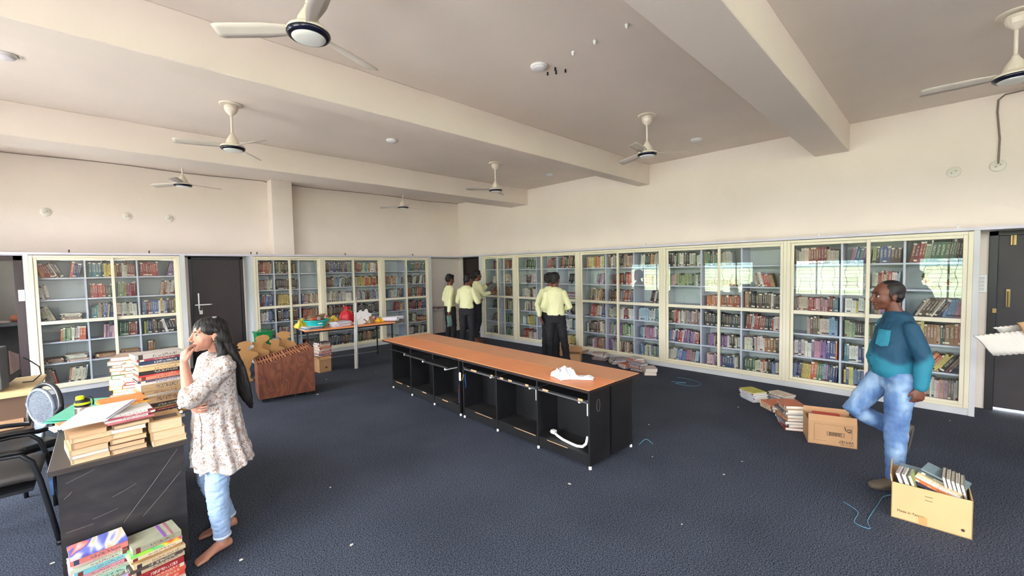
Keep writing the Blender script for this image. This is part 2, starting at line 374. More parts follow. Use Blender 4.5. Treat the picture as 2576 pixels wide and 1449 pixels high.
# outdoors, seen only through the windows and in the glass
struct(MB().box(XL-14, XL-.25, -30, 30, -.7, -.65).box(XL-.25, 30, -25, YB-.25, -.7, -.65), 'ground_bounce', mat('pale_bounce_ground', (212, 204, 194), .9, var=.08, vscale=1))  # pale ground added to bounce daylight in and up to the ceiling
struct(MB().box(-400, 400, -300, 300, -.8, -.75), 'ground_field', ramp_mat('field', [(.3, (140, 150, 106)), (.55, (164, 170, 126)), (.7, (180, 176, 146))], .05, .95, coords='Object'))
hb = MB(); N = 60
pts = [(-260+18*math.sin(i*.7), -300+i*10) for i in range(N+1)]
for i in range(N):
    (xa, ya), (xb, yb) = pts[i], pts[i+1]; ha = 12+7*math.sin(i*.31)+4*math.sin(i*.83); hb_ = 12+7*math.sin((i+1)*.31)+4*math.sin((i+1)*.83)
    hb.add([(xa, ya, -.7), (xb, yb, -.7), (xb-25, yb, hb_), (xa-25, ya, ha), (xa-60, ya, -.7), (xb-60, yb, -.7)], [(0,1,2,3), (3,2,5,4)])
struct(hb, 'hills', mat('hazy_hills', (120, 146, 140), .95), smooth=True)
# ------------------------------------------------------------------ glazed bookcases
SHELF_Z = [1.72, 1.40, 1.08, .76, .44, .12]         # from the top row down
pane = glass_mat('bookcase_glass', (.97, .985, .975))
backm = mat('bookcase_back', (196, 204, 204), .6, var=.03, vscale=3)
shelfm = mat('bookcase_shelf', (202, 206, 222), .5)
def mapR(s, d, z): return (XC+d, s, z)
def mapA(s, d, z): return (s, YC+d, z)
def bx(b, mp, s0, s1, d0, d1, z0, z1, mi=None):
    p = mp(s0, d0, z0); q = mp(s1, d1, z1)
    return b.box(min(p[0], q[0]), max(p[0], q[0]), min(p[1], q[1]), max(p[1], q[1]), z0, z1, mi)
def bookcase(mp, s0, s1, divs, stile, label, ends=(0, 0), extra=(), group='glazed bookcase units'):
    """s0<s1 along the wall; divs inner dividers; stile the meeting point of the two sliding sashes"""
    root = thing('glazed_bookcase', mp((s0+s1)/2, 0, 0), label, 'bookcase', group)
    b = MB(); bx(b, mp, s0, s1, .44, .455, .08, 2.05); bx(b, mp, s0, s0+.009, .07, .44, .08, 2.05); bx(b, mp, s1-.009, s1, .07, .44, .08, 2.05)
    bx(b, mp, s0, s1, .07, .44, 2.03, 2.06); part(b, 'carcass', backm, root)
    b = MB(); bx(b, mp, s0, s1, .012, .04, 0, .085); part(b, 'plinth', lilac2, root)
    for e, side in zip(ends, (0, 1)):
        if e:
            a0, a1 = (s0-e, s0) if side == 0 else (s1, s1+e)
            b = MB(); bx(b, mp, a0, a1, 0, .03, 0, 2.062); bx(b, mp, a0, a0+.018, .03, .455, 0, 2.062) if side == 0 else bx(b, mp, a1-.018, a1, .03, .455, 0, 2.062)
            part(b, 'end_panel', lilac2, root)
    cells = [s0]+sorted(divs)+[s1]
    for x in sorted(divs):
        b = MB(); bx(b, mp, x-.011, x+.011, .075, .44, .1, 2.03); part(b, 'divider', shelfm, root)
    for a, c in zip(cells, cells[1:]):
        for z in SHELF_Z:
            b = MB(); bx(b, mp, a+.010, c-.010, .08, .439, z-.02, z); part(b, 'shelf', shelfm, root)
    b = MB(); F = .042
    bx(b, mp, s0, s0+F, 0, .06, .075, 2.055); bx(b, mp, s1-F, s1, 0, .06, .075, 2.055)
    bx(b, mp, s0+F, s1-F, 0, .06, 2.018, 2.055); bx(b, mp, s0+F, s1-F, 0, .06, .075, .112)
    part(b, 'window_frame', cream, root, bevel=.004)
    W = .038; sashes = [(s0+F, stile+W/2, .008), (stile-W/2, s1-F, .034)]+list(extra)
    for a, c, d in sashes:
        b = MB(); d1 = d+.02
        bx(b, mp, a, a+W, d, d1, .112, 2.018); bx(b, mp, c-W, c, d, d1, .112, 2.018)
        for z0, z1 in ((1.982, 2.018), (1.035, 1.085), (.112, .145)): bx(b, mp, a+W, c-W, d, d1, z0, z1)
        sd = part(b, 'sliding_door', cream, root, bevel=.003)
        for z0, z1 in ((1.085, 1.982), (.145, 1.035)):
            g = MB(); bx(g, mp, a+W, c-W, d+.008, d+.012, z0, z1)
            part(g, 'glass_pane', pane, sd)
    return root
# long bookcase on the right-hand wall, units named from the black door end
RB = [-.245+.0, 1.51, 3.32, 5.11, 6.91, 8.09]
RN = ['in the corner beside the black door', 'second along from the black door', 'middle unit of the long wall, behind the standing pair', 'second from the far end of the long wall', 'narrow end unit at the far corner of the long wall']
RSHORT = ['end bookcase by the black door', 'second bookcase from the black door', 'middle bookcase of the long wall', 'fourth bookcase from the black door', 'narrow bookcase at the far corner']
for k in range(5):
    s0, s1 = RB[k], RB[k+1]
    dv = [q for q in (.31, .91, 2.11, 2.71, 3.91, 4.51, 5.71, 6.31, 7.51) if s0 < q < s1]
    st = [.64, 2.415, 4.21, 6.10, 7.53][k]
    bookcase(mapR, s0, s1, dv, st, 'cream framed sliding glass bookcase, '+RN[k], (.045 if k == 0 else 0, .12 if k == 4 else 0), extra=[(7.02, 7.36, .052)] if k == 4 else [])
# bookcases on the far wall
AB = [(-.76, .95, [-.2, .4], .11, 'cream framed sliding glass bookcase between left opening and brown door', (.05, .07)),
      (2.05, 3.31, [2.42, 2.88], 2.69, 'cream framed sliding glass bookcase just right of the brown door', (.05, 0)),
      (3.31, 4.67, [4.01], 4.00, 'cream framed sliding glass bookcase behind the cluttered orange folding table', (0, 0)),
      (4.67, 5.96, [5.32], 5.32, 'cream framed sliding glass bookcase nearest the corner on the far wall', (0, .07))]
for s0, s1, dv, st, lab, en in AB: bookcase(mapA, s0, s1, dv, st, lab, en)

# ------------------------------------------------------------------ books
bookm = attr_mat('book_cover')
PAGE = (222, 208, 182)
PAL = dict(
 r=[(150,48,44),(170,60,50),(122,40,42),(190,80,66),(146,70,60)], R=[(176,66,52)], b=[(70,96,150),(96,130,176),(60,78,128),(120,150,186),(50,66,110)],
 w=[(214,210,198),(200,196,184),(226,222,214),(190,186,176),(208,198,170)], g=[(92,130,96),(120,150,112),(70,100,80),(150,168,120),(60,92,70)],
 d=[(66,54,52),(84,62,54),(52,50,56),(98,72,58),(60,62,66),(110,80,64)], o=[(200,104,60),(214,128,70),(190,90,56)], k=[(40,38,42),(56,54,58),(34,36,44)],
 p=[(190,130,150),(146,104,160),(206,160,172),(120,92,140),(170,120,140)], l=[(206,212,216),(168,194,212),(214,190,190),(196,204,190),(226,222,214),(150,180,206)],
 y=[(212,190,92),(224,206,120),(196,170,90)], t=[(74,140,150),(100,160,164),(60,116,130)], n=[(176,120,80),(150,104,72),(196,152,110),(134,88,62)],
 m=[(150,60,52),(206,200,186),(80,100,136),(96,124,92),(176,132,88),(66,60,62),(210,184,120),(180,140,140),(130,150,160)],
 s=[(168,152,136),(150,140,128),(190,176,158),(120,108,98),(176,144,130)], B=[(40,44,64),(30,34,50)])
CN = {}
def cname(c):
    r, g, b_ = c; mx, mn = max(c), min(c)
    if mx < 75: return 'dark blue' if b_ > r+12 else 'blackish'
    if mx-mn < 26: return 'white' if mn > 195 else ('pale grey' if mn > 160 else ('grey' if mn > 100 else 'dark grey'))
    if b_ >= mx-1: return 'purple' if r > g+10 else ('dark blue' if mx < 140 else 'blue')
    if g >= mx-1: return 'teal' if b_ > r+25 else ('green' if mx < 160 else 'pale green')
    if g > r*.82: return 'yellow' if b_ < 130 else 'cream'
    if r > 150 and b_ > g+5: return 'pink'
    if g > r*.66: return 'tan'
    if r > 175 and g > r*.45: return 'orange'
    if r < 125: return 'brown'
    return 'dark red' if r < 160 else 'red'
def newbooks():
    return dict(v=[], f=[], c=[], c2=[], uv=[])
def add_book(B, o, et, ed, eh, t, d, h, col, col2, seed, pages=PAGE, hard=.0022):
    """o: bottom corner of the spine, et thickness axis, ed inwards axis, eh height axis"""
    o = Vector(o); et = Vector(et); ed = Vector(ed); eh = Vector(eh)
    def bxx(a0, a1, b0, b1, c0, c1, cc, spine=False, cover=False):
        n = len(B['v'])
        B['v'] += [tuple(o+et*x+ed*y+eh*z) for x in (a0, a1) for y in (b0, b1) for z in (c0, c1)]
        fs = [(0,1,3,2),(4,6,7,5),(0,4,5,1),(2,3,7,6),(0,2,6,4),(1,5,7,3)]
        B['f'] += [tuple(i+n for i in f) for f in fs]; B['c'] += [cc]*8
        c2 = (*lin(col2), seed); B['c2'] += [c2]*8
        for k, f in enumerate(fs):
            for i in f:
                z = i & 1; y = (i >> 1) & 1; x = i >> 2
                if k == 2 and spine: B['uv'].append((float(x), float(z)))
                elif k == 1 and cover: B['uv'].append((.1+.8*y, float(z)*.9))
                else: B['uv'].append((0., -1.))
    C = (*lin(col), 1); P = (*lin(pages), 1); k = hard
    bxx(0, k, 0, d, 0, h, C); bxx(t-k, t, 0, d, 0, h, C); bxx(k, t-k, 0, k*1.5, 0, h, C, True)
    # the spine strip itself carries the lettering over the full thickness
    n = len(B['v']); B['v'] += [tuple(o+et*x+ed*(-.0006)+eh*z) for x in (0, t) for z in (0, h)]
    B['f'].append((n, n+2, n+3, n+1)); B['c'] += [C]*4; B['c2'] += [(*lin(col2), seed)]*4; B['uv'] += [(0., 0.), (1., 0.), (1., 1.), (0., 1.)]
    i_ = .003
    bxx(k, t-k, k*1.5, d-i_, i_, h-i_, P)
def books_mesh(B, name, org=(0,0,0)):
    me = D.meshes.new(name); ox, oy, oz = org
    me.from_pydata([(x-ox, y-oy, z-oz) for x, y, z in B['v']], [], B['f'])
    a = me.color_attributes.new('col', 'FLOAT_COLOR', 'POINT'); a.data.foreach_set('color', np.array(B['c'], 'f').ravel())
    a = me.color_attributes.new('col2', 'FLOAT_COLOR', 'POINT'); a.data.foreach_set('color', np.array(B['c2'], 'f').ravel())
    u = me.uv_layers.new(name='spine'); u.data.foreach_set('uv', np.array(B['uv'], 'f').ravel())
    me.update(); return me
def contrast(c):
    return (228, 220, 200) if sum(c) < 420 else random.choice([(60, 50, 48), (120, 50, 46), (50, 62, 96)])
SHELVED = []    # every book standing in the bookcases
def fill(mp, rev, c0, c1, row, spec, where):
    """c0 the image-left side of the compartment, c1 the image-right side"""
    z = SHELF_Z[row]; W = abs(c1-c0)-.03; sg = -1 if rev else 1
    lo = c0+sg*.015; n = 0
    for seg in spec.split(';'):
        q = seg.split()
        if len(q) < 5: continue
        a, e, h, tl = map(float, q[:4]); pal = q[4]; s = a*W; end = e*W; tl = math.radians(tl)
        ca, sa = math.cos(tl), math.sin(tl)
        if tl > 0: end = min(end, W-h*sa*.98)
        if tl < 0: s = max(s, -h*sa*.98)
        cols = [c for ch in pal for c in PAL[ch]]; run = 0; zz = z
        flat = len(q) > 5 and q[5] == 'flat'
        if flat:       # magazines lying in a pile
            while zz < z+h:
                t = random.uniform(.008, .022); c = random.choice(cols); j = random.uniform(-.015, .015)
                SHELVED.append(dict(mp=mp, row=row, where=where, flat=1, s=lo+sg*(s+j), w=end-s, z=zz, t=t, col=c, sg=sg, d=.10+random.uniform(0, .03), depth=.26, n=n)); zz += t; n += 1
            continue
        while s < end-.008:
            if run <= 0:
                base = random.choice(cols); run = random.choice([1, 1, 1, 2, 3, 4]); t = random.choice([.014, .018, .022, .026, .03, .036]); hh = h*random.uniform(.84, 1.02); tl2 = random.uniform(-.4, .4)
            t = min(t, max(.01, end-s)); run -= 1
            gy = sum(base)/3; c = tuple(max(0, min(255, int(v*.86+(gy*.8+70)*.14)+random.randint(-9, 9))) for v in base)
            SHELVED.append(dict(mp=mp, row=row, where=where, flat=0, s=lo+sg*s, z=z, t=t, h=min(hh+random.uniform(-.004, .004), .285), tl=tl, col=c, sg=sg, d=.10+random.uniform(0, .025), depth=random.uniform(.14, .19), n=n, run=tl2))
            s += t/max(ca, .4)+.0008; n += 1
# contents, image left to right inside each compartment, six rows from the top
RC = {
 13: ['.5 .9 .22 3 rmd', '.45 .8 .2 12 ws', '.4 .95 .21 0 sn', '.45 .85 .21 5 k', '.4 .95 .2 8 mdk', '.4 .95 .2 0 mds'],
 12: ['.3 1 .23 0 ror', '.1 1 .2 0 sml', '.2 1 .22 0 rdm', '.2 1 .22 0 gwmg', '.2 1 .2 0 rgm', '.15 1 .19 0 twgn'],
 11: ['.35 1 .22 6 gwkg', '.3 1 .2 4 wpkr', '.2 1 .22 0 wdnw', '.25 1 .22 0 wwdr', '.2 1 .22 0 gwyt', '.2 .5 .22 2 rry;.5 1 .19 0 lpw'],
 10: ['.5 1 .23 8 drm', '.2 .7 .2 5 sp', '.8 1 .2 5 rw', '.7 1 .2 0 kw', '.7 1 .18 0 bt', '.7 1 .18 0 gy'],
 9: ['.05 1 .25 7 ndrk', '.45 1 .24 14 rdnb', '.05 1 .11 0 bpl flat', '.3 1 .23 0 kwdl', '.2 1 .23 0 bwgl', '.3 1 .2 0 wyrs'],
 8: ['.2 .95 .23 0 ywgo', '.6 1 .22 10 wp', '.35 .95 .24 8 wynk', '.35 .95 .23 7 rbwo', '.2 .95 .23 0 wydn', '.2 .95 .22 2 pnwd'],
 7: ['.05 1 .24 0 wdsk', '.2 1 .22 0 rdr', '.05 1 .23 6 dbrt', '.05 1 .22 0 wrgw', '.1 1 .22 0 lpgw', '.05 1 .22 0 rpdw'],
 6: ['.15 1 .24 4 dwnwd', '.3 .5 .2 6 r;.65 1 .2 0 w', '.5 1 .24 12 rdwk', '.1 1 .23 0 lwt', '.15 1 .22 0 tlpb', '.15 1 .22 0 gtbwb'],
 5: ['.04 1 .23 0 wgdkg', '.1 1 .21 0 gwpg', '', '.02 1 .24 0 mswr', '.02 1 .22 7 lbpbr', '.02 1 .22 8 wlbwp'],
 4: ['.03 .8 .23 -3 wkgrw', '.1 .9 .12 0 n', '.1 1 .18 0 rnso', '.03 1 .22 0 kdkd', '.15 1 .2 0 dswp', '.1 .95 .2 0 wptlb'],
 3: ['.85 1 .23 18 gkw', '.3 .75 .22 -14 wnrR;.86 1 .22 -4 w', '.02 1 .24 0 kdwdnk', '.05 1 .23 5 wdnrk', '.02 1 .23 0 nwkdnp', '.02 1 .2 0 bkrwwgt'],
 2: ['.1 .98 .23 0 wnsgrsw', '', '.02 .98 .2 0 rsntdp', '.37 .98 .25 0 bwlsgbd', '.02 .98 .25 0 bpwbwo', '.02 .98 .25 3 oowpwbgyb'],
 1: ['.1 .45 .22 10 tbp;.5 1 .22 2 blgd', '.2 .45 .2 0 kw;.5 1 .22 2 kwrwl', '.02 .45 .2 0 wyw;.5 1 .2 0 snp', '.02 1 .22 0 kdgbn', '.02 .45 .24 0 ltbg;.5 1 .22 0 gsl', '.02 .6 .24 0 byyb;.6 1 .2 0 bsg'],
 0: ['.03 .26 .25 9 rRo;.26 .78 .26 8 ggyg;.78 1 .25 5 ksp', '', '.1 .6 .25 28 kkdw;.6 1 .22 12 bpb', '.03 .98 .26 0 ngyn', '.1 1 .24 32 kdkyok', '.05 1 .24 0 kpwsw']}
RCELL = [-.245, .31, .91, 1.51, 2.11, 2.71, 3.32, 3.91, 4.51, 5.11, 5.71, 6.31, 6.91, 7.51, 8.09]
for k, rows in RC.items():
    unit = max(i for i in range(5) if RB[i] <= RCELL[k]+.02)
    inside = [i for i in range(14) if RB[unit]-.02 <= RCELL[i] < RB[unit+1]-.02]
    pos = inside[::-1].index(k)     # columns of a unit counted from image left
    col_ = ['left', 'middle', 'right'][pos] if len(inside) == 3 else ['left', 'right'][pos]
    for r_, sp in enumerate(rows): fill(mapR, True, RCELL[k+1]-.011, RCELL[k]+.011, r_, sp, (unit, col_))
AC = [(-.76, -.2, 5, 'left', ['.03 .62 .25 -22 dksrdwo;.72 1 .25 9 yyrb', '.03 .3 .22 -9 nws', '.03 .4 .23 -22 rrwkd;.48 .9 .09 0 wsn flat', '.45 1 .22 3 pwworgk', '.12 .5 .06 0 ns flat;.55 1 .1 0 nsl flat', '.02 .36 .24 -10 rskr;.55 1 .25 8 onwgyg']),
      (-.2, .4, 5, 'middle', ['.03 .6 .24 0 tgkty;.6 1 .23 0 wrbrw', '.03 .35 .22 0 R;.35 .56 .21 0 kd;.6 1 .23 3 pgrR', '.03 .2 .2 0 t;.15 .5 .24 5 kbs;.55 1 .23 0 tbwl', '.25 .55 .23 3 pp;.58 1 .23 3 gwrR', '.03 .5 .06 0 sn flat;.6 1 .08 0 ns flat', '.35 1 .2 22 lbwyl']),
      (.4, .95, 5, 'right', ['.03 .5 .24 0 RRr;.7 1 .24 14 bpbt', '.5 1 .24 8 srrkw', '.03 1 .26 0 wdnrydypb', '.05 .15 .24 0 yg;.15 .6 .23 0 BkbdR;.6 1 .23 -14 rdw', '.12 .32 .22 0 rnky;.45 1 .03 0 ws flat', '.1 .9 .22 5 rmd']),
      (2.05, 2.42, 6, 'left', ['.03 1 .23 5 wnrsr', '.03 1 .2 4 dsyw', '.2 1 .23 8 rwb', '.03 1 .22 3 tklb', '.05 1 .2 3 dgd', '.05 1 .2 2 dk']),
      (2.42, 2.88, 6, 'middle', ['.03 .9 .23 0 dygr', '.03 1 .22 0 wdk', '.05 1 .22 8 rryd', '.05 1 .22 0 dbk', '.05 1 .22 6 rpwy', '.2 1 .1 0 w flat']),
      (2.88, 3.31, 6, 'right', ['', '', '.03 1 .22 5 ndrwb', '.05 1 .22 6 rnw', '.1 1 .2 3 dwr', '.1 1 .22 8 rdwk']),
      (3.31, 4.01, 7, 'left', ['.03 1 .23 5 dbskd', '.05 .95 .23 7 dbswnt', '.05 .3 .23 8 wn;.3 1 .22 0 wlsl', '.03 1 .23 5 rdks', '.05 1 .2 0 nsw', '.05 1 .22 10 dkdrb']),
      (4.01, 4.67, 7, 'right', ['.05 .95 .23 6 nrwtn', '.05 .95 .23 0 nrwyd', '.05 .95 .22 0 lbdr', '.05 .95 .23 0 kdsd', '.05 .9 .2 0 dns', '.05 .95 .23 4 dkgnk']),
      (4.67, 5.32, 8, 'left', ['', '.05 .25 .22 10 nr;.28 .95 .2 3 gwln', '.3 .95 .22 4 wbkd', '.6 .95 .22 8 rgn', '.05 .9 .09 0 nsd flat', '.05 .6 .05 0 wd flat']),
      (5.32, 5.96, 8, 'right', ['.05 .95 .22 12 nrgtb', '.05 .95 .22 8 wkdn', '.05 .95 .22 6 rrkgb', '.05 .95 .22 8 bwdkr', '.05 .45 .22 6 rdw;.5 1 .11 0 nwr flat', '.05 .95 .22 4 bwdk'])]
ASHORT = {5: 'bookcase left of the brown door', 6: 'bookcase right of the brown door', 7: 'bookcase behind the folding table', 8: 'far-wall bookcase nearest the corner'}
for c0, c1, u, col_, rows in AC:
    for r_, sp in enumerate(rows): fill(mapA, False, c0+.011, c1-.011, r_, sp, (u, col_))
def shelved_geo(B, b):
    mp, sg = b['mp'], b['sg']
    E = lambda s, d, z: Vector(mp(s, d, z))-Vector(mp(0, 0, 0))
    es, ed, ez = E(sg, 0, 0), E(0, 1, 0), E(0, 0, 1)
    if b['flat']:
        o = Vector(mp(b['s'], b['d'], b['z'])); add_book(B, o, ez, ed, es, b['t'], b['depth'], b['w'], b['col'], contrast(b['col']), random.random(), pages=(205, 190, 165)); return
    tl = b['tl']; up = ez*math.cos(tl)+es*math.sin(tl); th = es*math.cos(tl)-ez*math.sin(tl)
    o = Vector(mp(b['s'], b['d'], b['z']+max(0, b['t']*math.sin(tl))+.0005))
    if tl < 0: o = Vector(mp(b['s'], b['d'], b['z']+.0005))
    add_book(B, o, th, ed, up, b['t'], b['depth'], b['h'], b['col'], contrast(b['col']), random.random())
def bsize(b):
    s_ = b['s']; p = Vector(b['mp'](s_, b['d'], b['z']+.1)); v = p-EYE; dist = v.length
    n = Vector(b['mp'](0, 1, 0))-Vector(b['mp'](0, 0, 0)); ar = (b['w']*b['t'] if b['flat'] else b['t']*b['h'])
    return ar*abs(v.normalized().dot(n))/dist**2
def hidden(b):      # behind the walking man or the desk piles
    p = Vector(b['mp'](b['s'], b['d'], b['z']+.1)); x, y = p.x/max(p.y, .01), (p.z-1.74)/p.length
    u, r_ = b['where'][0], b['row']
    if u == 0 and p.y/p.x < .155*1 and p.y/p.x > .01 and not (r_ == 0): return True
    return False
NSHELF = 150
vis = sorted([b for b in SHELVED if not hidden(b)], key=bsize, reverse=True)
chosen = set(id(b) for b in vis[:NSHELF])
rest = newbooks()
ROWN = ['top', 'second', 'third', 'fourth', 'fifth', 'bottom']
for b in SHELVED:
    if id(b) not in chosen: shelved_geo(rest, b); continue
    B = newbooks(); shelved_geo(B, b); org = b['mp'](b['s'], b['d'], b['z'])
    me = books_mesh(B, 'book', org); o = link('book', me, bookm); o.location = org
    u, col_ = b['where']; nm = RSHORT[u] if u < 5 else ASHORT[u]
    o['label'] = '%s book, %s from left, %s shelf, %s column, %s' % (cname(b['col']), ORD[b['n']], ROWN[b['row']], col_, nm)
    tag(o, None, 'book', 'books in the '+nm)
o = link('shelved_books', books_mesh(rest, 'shelved_books'), bookm)
tag(o, 'remaining rows of mixed coloured books standing behind the bookcase glass', 'books', kind='stuff')
# garland standing on the second shelf beside the black door
b = MB(); random.seed(3)
C0 = Vector(mapR(.02, .2, 1.40+.152))
for k in range(26):
    a = 2*math.pi*k/26; p = C0+Vector((0, .115*math.cos(a), .115*math.sin(a))); q = random.choice([0, 0, 1, 2, 3])
    b.lathe([(.004, -.024), (.024, -.014), (.03, 0), (.024, .014), (.004, .024)], p+Vector((random.uniform(-.008, .008),)*3), 7, mi=q)
solo(b, 'flower_garland', [mat('garland_green', (88, 92, 60), .8), mat('garland_red', (150, 40, 48), .8), mat('garland_cream', (212, 190, 160), .8), mat('garland_purple', (84, 66, 96), .8)],
     (C0.x, C0.y, 1.40), 'round green and red flower garland standing on a shelf behind glass', 'garland')
# ------------------------------------------------------------------ ceiling fixtures
fanw = mat('fan_enamel', (222, 214, 198), .3); navy = mat('fan_navy_ring', (18, 20, 44), .15); capm = mat('fan_cap', (226, 228, 224), .3); bladem = mat('fan_blade', (206, 198, 188), .4)
def fan_proto():
    root = thing('ceiling_fan', (0, 0, 0), 'x', 'ceiling fan')
    part(MB().lathe([(.11, 0), (.11, -.012), (.102, -.016)], n=32).lathe([(.062, -.02), (.066, -.05), (.055, -.085), (.028, -.115), (.016, -.125)], n=28), 'ceiling_canopy', fanw, root, smooth=False, bevel=.001)
    part(MB().lathe([(.012, -.0), (.012, -.34)], n=12), 'downrod', fanw, root, smooth=True)
    part(MB().lathe([(.018, -.315), (.022, -.33), (.04, -.36), (.056, -.39), (.066, -.425), (.068, -.445), (.11, -.452), (.116, -.462), (.118, -.474)], n=36), 'motor_housing', fanw, root, smooth=True)
    part(MB().lathe([(.118, -.474), (.119, -.482), (.114, -.493), (.10, -.501), (.092, -.5)], n=40), 'motor_ring', navy, root, smooth=True)
    part(MB().lathe([(.092, -.5), (.086, -.507), (.06, -.512), (.0, -.514)], n=36), 'motor_cap', capm, root, smooth=True)
    for k in range(3):
        a = k*2*math.pi/3; c, s = math.cos(a), math.sin(a)
        def fn(u, v):
            r = .10+u*.42; wd = (.03+.022*min(1, u*3))*(1 if u < .93 else .8); t = (v-.5)*2*wd
            return (r*c-t*s, r*s+t*c, -.455+(v-.5)*.028-.012*u)
        part(MB().sheet(14, 3, fn, .003), 'blade', bladem, root, smooth=True)
    return root
def copy_tree(o, parent=None):
    c = o.copy(); COL.objects.link(c); c.parent = parent
    for ch in list(o.children): copy_tree(ch, c)
    return c
FANS = [(.92, 2.60, 20, 'ceiling fan at top left in the nearest bay, rod cut by the picture top'), (1.09, 5.50, 50, 'ceiling fan in the middle bay above the wooden box'),
        (.95, 8.25, 10, 'ceiling fan in the farthest bay, left of the wall pillar'), (4.90, 2.58, 70, 'ceiling fan between the two nearest beams, above the long desks'),
        (5.03, 5.53, 35, 'ceiling fan in the middle bay above the standing pair'), (4.79, 8.3, 15, 'ceiling fan in the farthest bay, near the room corner'),
        (5.03, -.36, 100, 'ceiling fan cut by the right picture edge, above the teal-shirted man')]
f0 = fan_proto()
for i, (x, y, a, lab) in enumerate(FANS):
    f = f0 if i == 0 else copy_tree(f0); f.location = (x, y, ZC); f.rotation_euler = (0, 0, math.radians(a)); tag(f, lab, 'ceiling fan', 'white ceiling fans')
LAMPS = [(2.96, 2.63, 'round white ceiling light beside four dark screws'), (3.03, 5.51, 'round white ceiling light in the middle bay, between two fans'), (6.37, 2.57, 'round white ceiling light right of the fan near the cream wall'),
         (6.45, 5.48, 'round white ceiling light near the second beam end and right wall'), (-.51, 5.49, 'round white ceiling light cut by the left picture edge')]
for i, (x, y, lab) in enumerate(LAMPS):
    t = thing('ceiling_light', (x, y, ZC), lab, 'ceiling light', 'round ceiling lights')
    part(MB().lathe([(.075, 0), (.078, -.008), (.074, -.02)], (x, y, ZC), 32), 'rim', white, t, smooth=False)
    part(MB().lathe([(.07, -.018), (.066, -.03), (.045, -.038), (0, -.04)], (x, y, ZC), 32), 'diffuser', mat('frosted_acrylic', (222, 222, 226), .5), t, smooth=True)
for i, (x, y) in enumerate([(2.97, 1.73), (2.98, 2.03), (2.99, 2.26)]):
    solo(MB().lathe([(.014, 0), (.016, -.012), (.008, -.016), (.013, -.026), (.002, -.034)], (x, y, ZC), 14), 'ceiling_hook', white, (x, y, ZC), 'small white porcelain hook, %s nearest to the beam' % ORD[i], 'hook', 'hooks on the ceiling', smooth=True)
for i, (dx, dy) in enumerate([(.14, .06), (.20, .02), (.24, .1), (.16, -.05)]):
    x, y = 2.96+dx, 2.63-dy-.02
    solo(MB().lathe([(.009, 0), (.007, -.02), (.012, -.022), (.004, -.03)], (x, y, ZC), 10), 'ceiling_screw', darkm, (x, y, ZC), 'dark screw stub in the ceiling beside the round light', 'screw', 'dark screws beside the round ceiling light')
# wires and round plates high on the walls
wirem = mat('grey_wire', (128, 118, 108), .7)
pts = [(-1.6+.4*i, YA-.01, 3.585-.012*math.sin(i*1.1)-(.05 if i > 10 else 0)*0) for i in range(11)]
pts += [(2.47, YA-.01, 3.58)]; pts2 = [(2.86+.37*i, YA-.01, 3.585-.014*math.sin(i*.9)) for i in range(13)]
solo(MB().tube(pts, .006, 6), 'wall_wire', wirem, pts[0], 'grey wire along the top of the far wall left of the pillar', 'wire', smooth=True)
solo(MB().tube(pts2, .006, 6), 'wall_wire', wirem, pts2[0], 'grey wire along the top of the far wall right of the pillar', 'wire', smooth=True)
pts = [(XR-.012, -.95, 3.585), (XR-.012, -.6, 3.585), (XR-.012, -.46, 3.58), (XR-.012, -.41, 3.53), (XR-.012, -.405, 3.4), (XR-.012, -.43, 3.1), (XR-.012, -.425, 2.82)]
solo(MB().tube(pts, .009, 8), 'conduit_wire', wirem, pts[0], 'grey cable dropping from the ceiling to a round plate at right', 'wire', smooth=True)
def plate(axis, a, z, lab):
    loc = (a, YA, z) if axis == 'A' else (XR, a, z)
    b = MB()
    prof = [(.062, -.002), (.064, -.008), (.058, -.014), (0, -.016)]
    b.lathe(prof, loc, 28, axis='y' if axis == 'A' else 'x')
    o = tag(b.build('wall_plate', mat('plate_white', (224, 220, 208), .4), None, local=Matrix.Translation(loc), smooth=True), lab, 'wall plate', 'round junction plates'); o.location = loc
    s = MB()
    for q in (-.016, .018): s.box(loc[0]+q-.004, loc[0]+q+.004, loc[1]-.02, loc[1]-.014, z+q*.6-.004, z+q*.6+.004) if axis == 'A' else s.box(loc[0]-.02, loc[0]-.014, loc[1]+q-.004, loc[1]+q+.004, z-q*.6-.004, z-q*.6+.004)
    part(s, 'plate_screw', darkm, o)
for a, lab in ((-.59, 'round white plate on the far wall nearest the left edge'), (.336, 'round white plate on the far wall, middle of three'), (.88, 'round white plate on the far wall nearest the pillar')): plate('A', a, 2.735, lab)
plate('R', -.08, 2.79, 'round white plate on the right wall without a cable'); plate('R', -.425, 2.80, 'round white plate at the end of the hanging cable')
for s, ax in [(-.35, 'A'), (.56, 'A'), (2.02, 'A'), (2.12, 'A'), (3.82, 'A'), (5.5, 'A'), (7.6, 'R'), (6.55, 'R'), (6.46, 'R'), (3.64, 'R'), (1.14, 'R'), (-.12, 'R')]:
    x, y = (s, YC-.004) if ax == 'A' else (XC-.004, s)
    solo(MB().box(x-.007, x+.007, y-.007, y+.007, 2.095, 2.125).lathe([(.005, 2.12), (.011, 2.13), (.004, 2.14)], (x, y, 0), 10), 'cable_clip', darkm if ax == 'A' else white, (x, y, 2.095),
         'small %s clip standing on the ledge' % ('dark' if ax == 'A' else 'white'), 'clip', 'dark clips on the far ledge' if ax == 'A' else 'white clips on the right ledge')
